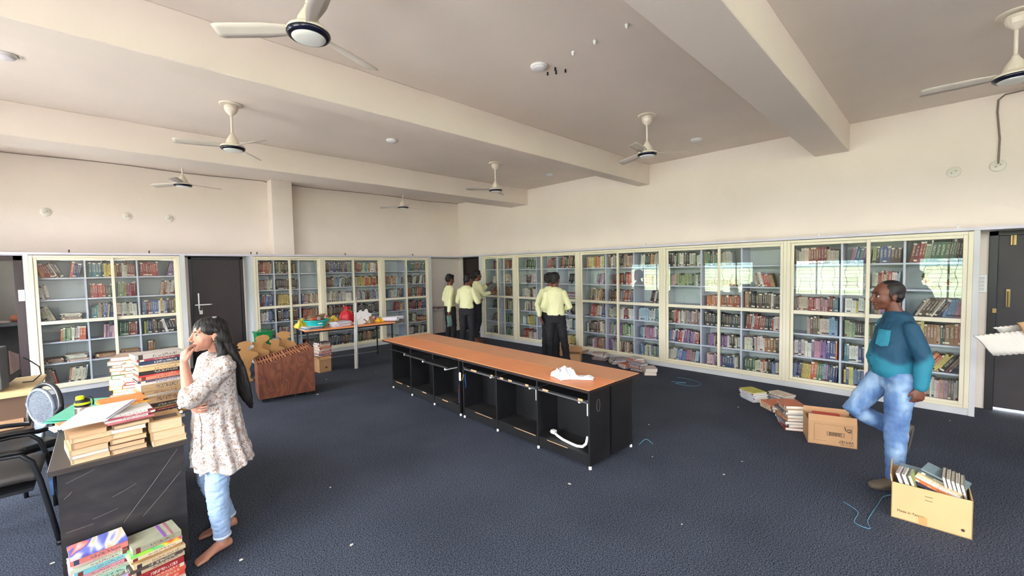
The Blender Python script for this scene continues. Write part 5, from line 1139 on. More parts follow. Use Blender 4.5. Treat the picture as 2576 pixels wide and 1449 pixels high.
# ------------------------------------------------------------------ right edge: foam sheets and board by the black door
FS = mat('white_foam_sheet', (206, 202, 194), .7, var=.04, vscale=2); Z = Vector((0, 0, 1))
t0 = thing('plywood_stand', (5.35, -.75, 0), 'dark low stand under the foam sheets at the right edge', 'stand')
part(MB().box(5.25, 5.75, -1.15, -.58, .99, 1.01), 'top_board', blk, t0)
for x, y in ((5.28, -1.1), (5.72, -1.1), (5.28, -.61), (5.72, -.61)): part(MB().box(x-.015, x+.015, y-.015, y+.015, 0, .99), 'leg', blk, t0)
def ribbed(p, lab, name, m, rib=.003, n=150, th=.01):
    p = [Vector(q) for q in p]
    fn = lambda u, v: (p[0]*(1-u)+p[1]*u)*(1-v)+(p[3]*(1-u)+p[2]*u)*v+Vector((0, 0, rib*math.sin(v*95)+.01*math.sin(u*5+v*3)))
    return solo(MB().sheet(4, n, fn, th), name, m, p[0], lab, 'sheet', 'sheets at the right edge', smooth=True)
ribbed([(4.80, -.19, 1.15), (4.93, -.30, 1.0), (5.25, -.78, 1.05), (5.25, -.62, 1.19)], 'ribbed white foam sheet jutting in from the right edge', 'foam_sheet', FS)
ribbed([(4.98, -.30, 1.20), (5.12, -.36, 1.13), (5.45, -.85, 1.15), (5.5, -.75, 1.25)], 'upper white foam sheet against the black door', 'foam_sheet', FS, .002)
ribbed([(5.02, -.42, 1.25), (5.06, -.47, 1.16), (5.3, -.8, 1.18), (5.3, -.7, 1.28)], 'brown cardboard piece lying on the foam sheets', 'cardboard_sheet', card, 0.0, 6)

# ------------------------------------------------------------------ strings and paper scraps on the carpet
blue_s = mat('blue_string', (90, 150, 180), .7)
def string(pts, lab, r=.0022):
    out = []
    for i in range(len(pts)-1):
        p0 = pts[max(i-1, 0)]; p1 = pts[i]; p2 = pts[i+1]; p3 = pts[min(i+2, len(pts)-1)]
        for k in range(6):
            s = k/6; out.append(tuple(.5*((2*p1[j])+(-p0[j]+p2[j])*s+(2*p0[j]-5*p1[j]+4*p2[j]-p3[j])*s*s+(-p0[j]+3*p1[j]-3*p2[j]+p3[j])*s**3) for j in range(3)))
    out.append(pts[-1]); wire(out, r, blue_s, 'string', lab, cat='string')
string([(3.77, .46, .003), (3.68, .37, .004), (3.52, .37, .003), (3.50, .29, .003), (3.61, .31, .004), (3.9, .28, .004), (4.05, .26, .006), (4.12, .2, .02)], 'blue string trailing from the pale carton')
string([(6.3, 2.82, .003), (6.31, 2.64, .003), (6.2, 2.43, .003), (5.99, 2.45, .003), (5.96, 2.7, .003), (6.1, 2.6, .003), (6.02, 2.79, .003)], 'loose blue string on the carpet near the bookcase')
string([(3.66, 2.02, .003), (3.72, 1.98, .05), (3.76, 1.93, .004)], 'short red string behind the desk row')
random.seed(77); scr = mat('paper_scrap', (206, 202, 190), .8)
for i, (x, y) in enumerate([(1.23, 3.4), (1.05, 2.58), (.52, 2.93), (1.13, 2.05), (3.6, 1.22), (3.95, 1.19), (2.7, 1.18), (5.43, 1.03), (5.45, 1.69), (1.87, 6.35), (2.1, 6.15), (-.3, 3.73), (2.6, 2.05), (3.5, 1.8), (5.9, .55), (4.2, 2.2), (2.5, 6.9), (3.3, 6.8), (.75, 4.6), (6.3, .2), (6.5, -.1), (3.9, -.1), (6.55, 6.2), (6.4, 5.8)]):
    a = random.uniform(0, 3); s_ = random.uniform(.008, .02); c = Vector((x, y, .003))
    pol = [(s_*random.uniform(.5, 1)*math.cos(q), s_*random.uniform(.3, .8)*math.sin(q)) for q in np.linspace(0, 5.4, 6)]
    solo(MB().prism(pol, 0, .003, lambda u, v, w_: c+Vector((u*math.cos(a)-v*math.sin(a), u*math.sin(a)+v*math.cos(a), w_))), 'paper_scrap', scr, c, 'tiny pale scrap of paper on the carpet', 'scrap', 'paper scraps on the carpet')
# ------------------------------------------------------------------ people
class PB(MB):
    """closed rounded shapes that a voxel remesh melts into one surface"""
    def loft(s, rings, n=22, sup=2.0, mi=None):
        """rings: (centre, half axis a, half axis b) vectors"""
        vs = []
        for c, a, b in rings:
            for k in range(n):
                t = 2*math.pi*k/n; ct, st = math.cos(t), math.sin(t)
                p = 2/sup; vs.append(Vector(c)+Vector(a)*(abs(ct)**p*(1 if ct > 0 else -1))+Vector(b)*(abs(st)**p*(1 if st > 0 else -1)))
        fs = []
        for i in range(len(rings)-1):
            for k in range(n): k2 = (k+1) % n; fs.append((i*n+k, i*n+k2, (i+1)*n+k2, (i+1)*n+k))
        fs.append(tuple(range(n))[::-1]); fs.append(tuple((len(rings)-1)*n+k for k in range(n)))
        return s.add(vs, fs, mi)
    def ell(s, c, a, b, d, n=16, m=10):
        """ellipsoid from three half axes"""
        c = Vector(c); rings = []
        for i in range(1, m): th = math.pi*i/m; rings.append((c+Vector(d)*math.cos(th)*-1, Vector(a)*math.sin(th), Vector(b)*math.sin(th)))
        return s.loft(rings, n)
    def limb(s, pts, rs, n=14):
        """tapering limb with rounded ends"""
        pts = [Vector(p) for p in pts]; P = []; R = []
        e = (pts[1]-pts[0]).normalized(); f = (pts[-1]-pts[-2]).normalized()
        P += [pts[0]-e*rs[0]*.8, pts[0]-e*rs[0]*.5]; R += [rs[0]*.45, rs[0]*.85]
        for i, p in enumerate(pts):
            P.append(p); R.append(rs[i])
            if i < len(pts)-1:
                for k in (1, 2): P.append(p.lerp(pts[i+1], k/3)); R.append(rs[i]+(rs[i+1]-rs[i])*k/3)
        P += [pts[-1]+f*rs[-1]*.5, pts[-1]+f*rs[-1]*.8]; R += [rs[-1]*.85, rs[-1]*.45]
        return s.tube(P, R, n)
    def melt(s, name, m, root, voxel, smooth=6, fold=0, fscale=14, stretch=(1, 1, .5), cut=None):
        loc = root.location
        me = D.meshes.new(name); me.from_pydata([tuple(Vector(v)-loc) for v in s.v], [], s.f)
        bm = bmesh.new(); bm.from_mesh(me); bmesh.ops.recalc_face_normals(bm, faces=bm.faces); bm.to_mesh(me); bm.free()
        o = link(name, me, None, root)
        r = o.modifiers.new('r', 'REMESH'); r.mode = 'VOXEL'; r.voxel_size = voxel; r.adaptivity = 0
        q = o.modifiers.new('s', 'SMOOTH'); q.factor = .5; q.iterations = smooth
        dg = bpy.context.evaluated_depsgraph_get(); nm = D.meshes.new_from_object(o.evaluated_get(dg)); o.modifiers.clear(); old = o.data; o.data = nm; D.meshes.remove(old); nm.name = name
        if fold:
            N = len(nm.vertices); co = np.empty(N*3, 'f'); nm.vertices.foreach_get('co', co); co = co.reshape(-1, 3); no = np.array([v.normal[:] for v in nm.vertices], 'f')
            seed = hash(name+str(round(loc.x, 2))) % 7
            seed = (loc.x*13.7+loc.y*7.1) % 9
            d = np.array([noise.noise(Vector((a*fscale*stretch[0]+seed, b_*fscale*stretch[1], c*fscale*stretch[2])))+.5*abs(noise.noise(Vector((a*fscale*2.2, b_*fscale*2.2+seed, c*fscale*1.6)))) for a, b_, c in co], 'f')
            co = co+no*(d*fold)[:, None]; nm.vertices.foreach_set('co', co.ravel().astype('f'))
        if cut: cut(nm, loc)
        nm.materials.clear(); nm.materials.append(m); nm.polygons.foreach_set('use_smooth', [True]*len(nm.polygons)); nm.update(); return o
UP = Vector((0, 0, 1))
def hand(b, wrist, dirv, palm, k=1.0, curls=(.5, .6, .7, .8), thumb=.5, side=1, spread=.06):
    """palm, four fingers and a thumb. dirv: wrist to knuckles, palm: direction the palm faces, side: +1 thumb towards dirv x palm"""
    w = Vector(wrist); e = Vector(dirv).normalized(); p = Vector(palm); p = (p-e*p.dot(e)).normalized(); s = e.cross(p)*side; k2 = k
    b.loft([(w-e*.012*k, s*.021*k, p*.017*k), (w+e*.01*k, s*.024*k, p*.016*k), (w+e*.035*k, s*.034*k, p*.016*k), (w+e*.065*k, s*.039*k, p*.014*k), (w+e*.084*k, s*.037*k, p*.010*k)], 16, 2.4)
    for i, (off, ln, c) in enumerate(zip((.028, .0095, -.0095, -.027), (.070, .078, .072, .056), curls)):
        q = w+e*(.078-.004*abs(i-1))*k+s*off*k; d = (e+s*spread*(1.5-i)).normalized(); pts = [q-d*.014*k, q]; rs = [.0085*k, .0085*k]; ang = 0
        for j, fr in enumerate((.45, .31, .24)):
            ang += c*(.8, 1.0, .7)[j]; dd = (d*math.cos(ang)+p*math.sin(ang)).normalized(); q = q+dd*ln*fr*k; pts.append(q); rs.append((.0080, .0072, .0058)[j]*k)
        b.limb(pts, rs, 10)
    q = w+e*.018*k+s*.024*k+p*.004*k; d = (e*.78+s*.55+p*.3*thumb).normalized(); pts = [q-d*.012*k, q]; rs = [.012*k, .0115*k]
    for j, ln in enumerate((.034, .028, .02)): q = q+d*ln*k; pts.append(q); rs.append((.0098, .0086, .0068)[j]*k); d = (d+e*.35+p*.45*thumb-s*.25).normalized()
    b.limb(pts, rs, 10)
def foot(b, ankle, fdir, k=1.0, flat=True, n_toes=True):
    a = Vector(ankle); f = Vector(fdir).normalized(); s = f.cross(UP).normalized(); u = s.cross(f)
    g = a-u*.065*k if flat else a-u*.06*k
    b.limb([a+u*.05*k, a, a-u*.03*k], [.036*k, .036*k, .034*k])
    b.loft([(g-f*.058*k+u*.025*k, s*.012*k, u*.014*k), (g-f*.050*k+u*.028*k, s*.028*k, u*.028*k), (g-f*.01*k+u*.036*k, s*.034*k, u*.036*k), (g+f*.045*k+u*.034*k, s*.034*k, u*.032*k), (g+f*.09*k+u*.022*k, s*.040*k, u*.020*k), (g+f*.13*k+u*.014*k, s*.043*k, u*.013*k), (g+f*.145*k+u*.012*k, s*.038*k, u*.009*k)], 16)
    if n_toes:
        for i, off in enumerate((-.030, -.012, .004, .019, .032)):
            r = (.0125, .0085, .0082, .0078, .0075)[i]*k; l = (.038, .040, .034, .028, .02)[i]*k; q = g+f*.135*k+s*off*k+u*.011*k
            b.limb([q-f*.02*k, q+f*l*.6, q+f*l-u*.003*k], [r, r, r*.8], 8)
def head(root, c, fdir, up, k, skin, hairm, style, look=0, lipc=(150, 80, 74), vox=.0032, body=None, beard=False):
    """adds head volumes to the body mesh, returns hair, eyes and brows as children"""
    f = Vector(fdir).normalized(); u = Vector(up).normalized(); s = u.cross(f).normalized(); f = s.cross(u)
    H_ = lambda x, y, z: Vector(c)+(s*x+f*y+u*z)*k
    b = body
    b.ell(H_(0, -.012, .030), s*.074*k, f*.095*k, u*.086*k, 20, 12)
    b.ell(H_(0, .028, -.015), s*.064*k, f*.062*k, u*.080*k, 18, 10)
    b.ell(H_(0, .035, -.062), s*.046*k, f*.050*k, u*.040*k, 16, 8)
    b.ell(H_(0, .070, -.088), s*.021*k, f*.018*k, u*.017*k, 10, 6)
    for q in (-1, 1):
        b.ell(H_(q*.034, .052, -.024), s*.028*k, f*.022*k, u*.030*k, 12, 8)       # cheek
        b.ell(H_(q*.028, .069, .032), s*.026*k, f*.012*k, u*.011*k, 12, 8)        # brow ridge
        b.ell(H_(q*.075, -.010, -.012), s*.009*k+f*.004*k, f*.016*k, u*.030*k, 12, 8)   # ear
        b.ell(H_(q*.080, -.016, .002), s*.006*k, f*.014*k, u*.018*k, 10, 6)
        b.ell(H_(q*.010, .098, -.030), s*.008*k, f*.009*k, u*.007*k, 8, 6)
    b.limb([H_(0, .084, .026), H_(0, .096, .0), H_(0, .110, -.022)], [.008*k, .009*k, .0105*k], 10)
    b.ell(H_(0, .086, -.052), s*.022*k, f*.009*k, u*.0055*k, 12, 6); b.ell(H_(0, .084, -.062), s*.019*k, f*.010*k, u*.0065*k, 12, 6)
    ew = mat('eye_white', (226, 222, 216), .3); ei = mat('eye_iris', (34, 22, 18), .2)
    for q in (-1, 1):
        e = PB(); ec = H_(q*.030, .071, .008); e.ell(ec-f*.0016*k, s*.0118*k, f*.0120*k, u*.0072*k, 14, 8); eo = part(e, 'eye', ew, root, smooth=True)
        e = PB(); e.ell(ec+f*.0068*k+s*look*.003*k, s*.0062*k, f*.0050*k, u*.0060*k, 12, 6); part(e, 'iris', ei, eo, smooth=True)
        e = PB(); e.limb([H_(q*.013, .0835, .029), H_(q*.029, .0840, .0345), H_(q*.045, .0735, .030)], [.0026*k, .0034*k, .0020*k], 8); part(e, 'eyebrow', hairm, root, smooth=True)
        e = PB(); e.limb([H_(q*.018, .0775, .011), H_(q*.030, .0812, .0155), H_(q*.042, .0735, .010)], [.0016*k, .0022*k, .0016*k], 6); part(e, 'eyelash', hairm, root, smooth=True)
    l = PB(); l.ell(H_(0, .0895, -.0530), s*.0185*k, f*.0050*k, u*.0038*k, 12, 6); l.ell(H_(0, .0885, -.0605), s*.016*k, f*.0055*k, u*.0045*k, 12, 6)
    part(l, 'lips', mat('lips_%d' % lipc[0], lipc, .5), root, smooth=True)
    h = PB()
    if style == 'short':
        h.ell(H_(0, -.022, .050), s*.082*k, f*.098*k, u*.082*k, 20, 12); h.ell(H_(0, -.055, .012), s*.074*k, f*.060*k, u*.078*k, 18, 10)
        h.ell(H_(0, .025, .098), s*.058*k, f*.055*k, u*.028*k, 14, 8)
        for q in (-1, 1): h.ell(H_(q*.066, .008, .030), s*.013*k, f*.028*k, u*.034*k, 10, 6)
        def fix(me, loc): 
            fc = H_(0, .095, -.012)-loc
        ho = h.melt('hair', hairm, root, .005, 3, fold=.010*k, fscale=34, stretch=(1, 1, 1))
    elif style == 'receding':
        h.ell(H_(0, -.030, .046), s*.079*k, f*.088*k, u*.078*k, 20, 12); h.ell(H_(0, -.052, .008), s*.072*k, f*.056*k, u*.070*k, 18, 10)
        for q in (-1, 1): h.ell(H_(q*.068, .0, .020), s*.010*k, f*.022*k, u*.034*k, 10, 6)
        h.melt('hair', hairm, root, .005, 3, fold=.004*k, fscale=40, stretch=(1, 1, 1))
    return H_, h
def hair_mat(name, c=(13, 11, 11)): return ramp_mat(name, [(.35, c), (.65, (30, 25, 23))], 90, .6, stretch=(1, 1, .12), det=3, bump=.5)
hairk = hair_mat('black_hair'); skin_d = mat('brown_skin', (112, 66, 48), .5, var=.06, vscale=9); skin_m = mat('dark_brown_skin', (104, 62, 46), .5, var=.06, vscale=9); skin_l = mat('light_brown_skin', (178, 126, 104), .48, var=.05, vscale=9)

# ---- the woman by the desk
def build_woman():
    O = Vector((.472, 3.20, 0)); f = Vector((-.975, -.10, 0)).normalized(); l = UP.cross(f).normalized()
    W = lambda x, y, z: O+l*x+f*y+UP*z
    root = thing('person', O, 'woman in white floral tunic and pale blue jeans, hand at mouth, beside the desk', 'person')
    b = PB()
    hk = .92
    # body under the clothes, neck, arms, legs and feet as one surface
    b.loft([(W(0, -.01, .74), l*.10, f*.07), (W(0, -.01, .82), l*.13, f*.085), (W(0, -.01, .95), l*.105, f*.07), (W(0, -.005, 1.08), l*.12, f*.075), (W(0, -.02, 1.18), l*.135, f*.06), (W(0, -.025, 1.225), l*.09, f*.045)], 22)
    b.limb([W(0, -.03, 1.20), W(0, -.018, 1.27), W(0, -.002, 1.32)], [.050, .042, .043])
    LS, LE, LW = W(.145, -.02, 1.175), W(.150, .160, 1.015), W(.095, .168, 1.222)
    b.limb([LS, LE], [.042, .034]); b.limb([LE, LE.lerp(LW, .35), LW], [.034, .033, .021])
    hd = (W(.045, .150, 1.302)-LW); hand(b, LW, hd, -f*.9-l*.35, .92, (.55, .65, .8, .95), .7, -1)
    RS, RE, RW = W(-.145, -.02, 1.175), W(-.165, .05, .975), W(.050, .135, .950)
    b.limb([RS, RE], [.042, .034]); b.limb([RE, RW], [.034, .021]); hand(b, RW+l*.02, l*.95-f*.12-UP*.08, -f*.3+UP*.2-f*.6, .88, (.45, .5, .55, .6), .3, 1)
    feet = ((1, W(.080, .02, .072), W(.085, .02, 0), Vector((-.90, -.36, 0))), (-1, W(-.15, -.075, .072), W(-.1, .05, 0), Vector((-.98, .02, 0))))
    for q, an, _, fd_ in feet:
        hip = W(q*.075, -.01, .78); kn = W(q*.085+(0 if q > 0 else -.02), .035, .43)
        b.limb([hip, kn, kn.lerp(an, .4), an], [.062, .046, .044, .030]); foot(b, an, fd_, .92)
    hc = W(-.0, .018, 1.358); fd2 = (f+l*.10-UP*.06)
    H_, h = head(root, hc, fd2, UP, hk, skin_l, hairk, 'long', lipc=(168, 98, 88), body=b)
    b.melt('body', skin_l, root, .0038, 3)
    # long black hair
    s_ = UP.cross(Vector(fd2).normalized())
    h.ell(H_(0, -.018, .042), s_*.083*hk, f*.100*hk, UP*.084*hk, 22, 12); h.ell(H_(0, -.06, -.01), s_*.080*hk, f*.062*hk, UP*.10*hk, 18, 10)
    for q in (-1, 1):
        h.ell(H_(q*.066, .018, .044), s_*.016*hk, f*.040*hk, UP*.036*hk, 12, 8)
        h.limb([H_(q*.074, .022, .045), H_(q*.078, -.030, .035), H_(q*.072, -.07, -.03)], [.012, .022, .03])
    h.loft([(H_(0, -.06, .02), s_*.078, f*.05), (H_(0, -.078, -.07), s_*.088, f*.05), (W(0, -.085, 1.22), s_*.10, f*.045), (W(.01, -.125, 1.12), s_*.10, f*.034), (W(.02, -.145, 1.02), s_*.095, f*.028), (W(.02, -.165, .93), s_*.08, f*.022), (W(.02, -.185, .87), s_*.045, f*.012), (W(.02, -.195, .84), s_*.012, f*.006)], 26)
    h.limb([H_(.070, -.02, -.02), W(.085, -.03, 1.24), W(.115, .035, 1.14), W(.12, .085, 1.05)], [.020, .026, .022, .006])
    random.seed(3)
    for k in range(10):
        a = random.uniform(-.07, .07); z0 = random.uniform(.95, 1.15); h.limb([W(a, -.12, z0+.1), W(a+.01, -.155, z0-.04), W(a+.02, -.178-random.uniform(0, .015), z0-.12)], [.010, .008, .003], 6)
    h.melt('hair', hairk, root, .0048, 3, fold=.0045, fscale=34, stretch=(2.6, 2.6, .22))
    part(MB().lathe([(.012, -.006), (.014, 0), (.01, .006)], H_(.03, -.03, .118), 14), 'hair_clip', steel, root)
    part(MB().lathe([(.002, -.006), (.005, 0), (.002, .006)], H_(.083, -.004, -.047), 10), 'earring', brass, root, smooth=True)
    # jeans
    jn = mat('pale_blue_denim', (150, 176, 212), .8, var=.12, vscale=9, bump=.3, bscale=140)
    j = PB(); j.loft([(W(0, -.01, .70), l*.13, f*.095), (W(0, -.01, .78), l*.145, f*.10), (W(0, -.01, .90), l*.115, f*.08)], 20)
    for q, an, _, fd_ in feet:
        hip = W(q*.075, -.01, .76); kn = W(q*.085+(0 if q > 0 else -.02), .035, .43); j.limb([hip, kn, kn.lerp(an, .45), an+UP*.035], [.080, .062, .058, .044], 18)
    j.melt('jeans', jn, root, .006, 4, fold=.006, fscale=26, stretch=(1, 1, 2.4))
    for q, an, _, fd_ in feet:
        hem = PB(); c0 = an+UP*.022; hem.loft([(c0, l*.046, f*.048), (c0+UP*.012, l*.047, f*.049)], 20); part(hem, 'frayed_hem', mat('frayed_denim', (216, 222, 232), .9, bump=.6, bscale=120), root, smooth=True)
    # tunic
    fl = floral()
    t = PB()
    t.loft([(W(0, -.022, .535), l*.215, f*.150), (W(0, -.018, .60), l*.20, f*.142), (W(0, -.010, .70), l*.175, f*.136), (W(0, -.008, .82), l*.152, f*.128), (W(0, -.002, .93), l*.135, f*.118), (W(0, .002, 1.00), l*.135, f*.118), (W(0, .004, 1.08), l*.145, f*.118), (W(0, -.008, 1.15), l*.15, f*.10), (W(0, -.02, 1.205), l*.14, f*.078), (W(0, -.024, 1.24), l*.085, f*.060), (W(0, -.022, 1.252), l*.05, f*.048)], 34)
    t.limb([LS, LS.lerp(LE, .5), LE], [.066, .062, .060], 18); t.limb([LE+UP*.0, LE.lerp(LW, .16)], [.062, .050], 18)
    t.limb([RS, RS.lerp(RE, .5), RE], [.066, .060, .058], 18); t.limb([RE, RE.lerp(RW, .5), RE.lerp(RW, .72)], [.058, .054, .048], 18)
    def pleat(me, loc):
        N = len(me.vertices); co = np.empty(N*3, 'f'); me.vertices.foreach_get('co', co); co = co.reshape(-1, 3); c = np.array((O-loc)[:2])+np.array([-f.x*.01, -f.y*.01])
        z = co[:, 2]; amp = np.clip((.97-z)/.35, 0, 1); an_ = np.arctan2(co[:, 1]-c[1], co[:, 0]-c[0]); r = np.hypot(co[:, 1]-c[1], co[:, 0]-c[0])
        d = amp*.012*np.sin(an_*15+np.sin(z*9)*1.2)+np.clip((.66-z)/.02, 0, 1)*.008
        co[:, 0] += (co[:, 0]-c[0])/np.maximum(r, .01)*d; co[:, 1] += (co[:, 1]-c[1])/np.maximum(r, .01)*d; co[:, 2] += np.where(z < .60, .014*np.sin(an_*6+1), 0)
        me.vertices.foreach_set('co', co.ravel().astype('f'))
    t.melt('tunic', fl, root, .0055, 4, fold=.009, fscale=17, stretch=(1, 1, .8), cut=pleat)
    pm_ = mat('white_pompom', (236, 232, 226), .9, bump=.5, bscale=200)
    for k, q in enumerate(((.045, .02), (.055, -.005), (.055, -.03), (.05, -.055))): part(PB().ell(LE+f*q[0]+UP*q[1]+l*.03, l*.008, f*.008, UP*.008, 10, 6), 'pompom', pm_, root, smooth=True)
    part(MB().tube([W(.13, .125, .97), W(.15, .115, .85), W(.145, .12, .70)], .005, 8), 'tie_cord', fl, root, smooth=True)
    # pen in the tucked hand
    p0 = RW+l*.10-UP*.012-f*.03; tag(MB().tube([p0+f*.02, p0-f*.075+UP*.012], .0045, 8).build('pen', steel, None, local=Matrix.Translation(p0), smooth=True), 'silver pen held in the tucked-in hand of the woman', 'pen').location = p0
def floral():
    m, t, p = nodes('floral_print'); p.inputs['Roughness'].default_value = .8
    tc_ = t.nodes.new('ShaderNodeTexCoord'); n = t.nodes.new('ShaderNodeTexNoise'); n.inputs['Scale'].default_value = 30; n.inputs['Detail'].default_value = 2; t.links.new(tc_.outputs['Object'], n.inputs['Vector'])
    mixv = t.nodes.new('ShaderNodeMix'); mixv.data_type = 'VECTOR'; mixv.inputs['Factor'].default_value = .055; t.links.new(tc_.outputs['Object'], mixv.inputs['A']); t.links.new(n.outputs['Color'], mixv.inputs['B'])
    col = (*lin((190, 184, 182)), 1); prev = None
    for sc, lo, hi, c, sd in ((40, .30, .42, (136, 106, 84), 0), (40, .0, .20, (182, 142, 126), 0), (64, .0, .22, (104, 88, 78), 3.3), (36, .38, .46, (150, 126, 106), 9.1), (56, .0, .2, (140, 146, 160), 5.7)):
        mp = t.nodes.new('ShaderNodeMapping'); mp.inputs['Location'].default_value = (sd, sd*.7, sd*.3); t.links.new(mixv.outputs['Result'], mp.inputs[0])
        v = t.nodes.new('ShaderNodeTexVoronoi'); v.inputs['Scale'].default_value = sc; t.links.new(mp.outputs[0], v.inputs['Vector'])
        a = t.nodes.new('ShaderNodeMath'); a.operation = 'GREATER_THAN'; a.inputs[1].default_value = lo; t.links.new(v.outputs['Distance'], a.inputs[0])
        b_ = t.nodes.new('ShaderNodeMath'); b_.operation = 'LESS_THAN'; b_.inputs[1].default_value = hi; t.links.new(v.outputs['Distance'], b_.inputs[0])
        k = t.nodes.new('ShaderNodeMath'); k.operation = 'MULTIPLY'; t.links.new(a.outputs[0], k.inputs[0]); t.links.new(b_.outputs[0], k.inputs[1])
        s3 = t.nodes.new('ShaderNodeSeparateColor'); t.links.new(v.outputs['Color'], s3.inputs[0]); g = t.nodes.new('ShaderNodeMath'); g.operation = 'GREATER_THAN'; g.inputs[1].default_value = .3; t.links.new(s3.outputs[0], g.inputs[0])
        k2 = t.nodes.new('ShaderNodeMath'); k2.operation = 'MULTIPLY'; t.links.new(k.outputs[0], k2.inputs[0]); t.links.new(g.outputs[0], k2.inputs[1])
        mx = t.nodes.new('ShaderNodeMix'); mx.data_type = 'RGBA'; t.links.new(k2.outputs[0], mx.inputs['Factor'])
        if prev is None: mx.inputs['A'].default_value = col
        else: t.links.new(prev, mx.inputs['A'])
        mx.inputs['B'].default_value = (*lin(c), 1); prev = mx.outputs['Result']
    t.links.new(prev, p.inputs['Base Color']); return m
build_woman()

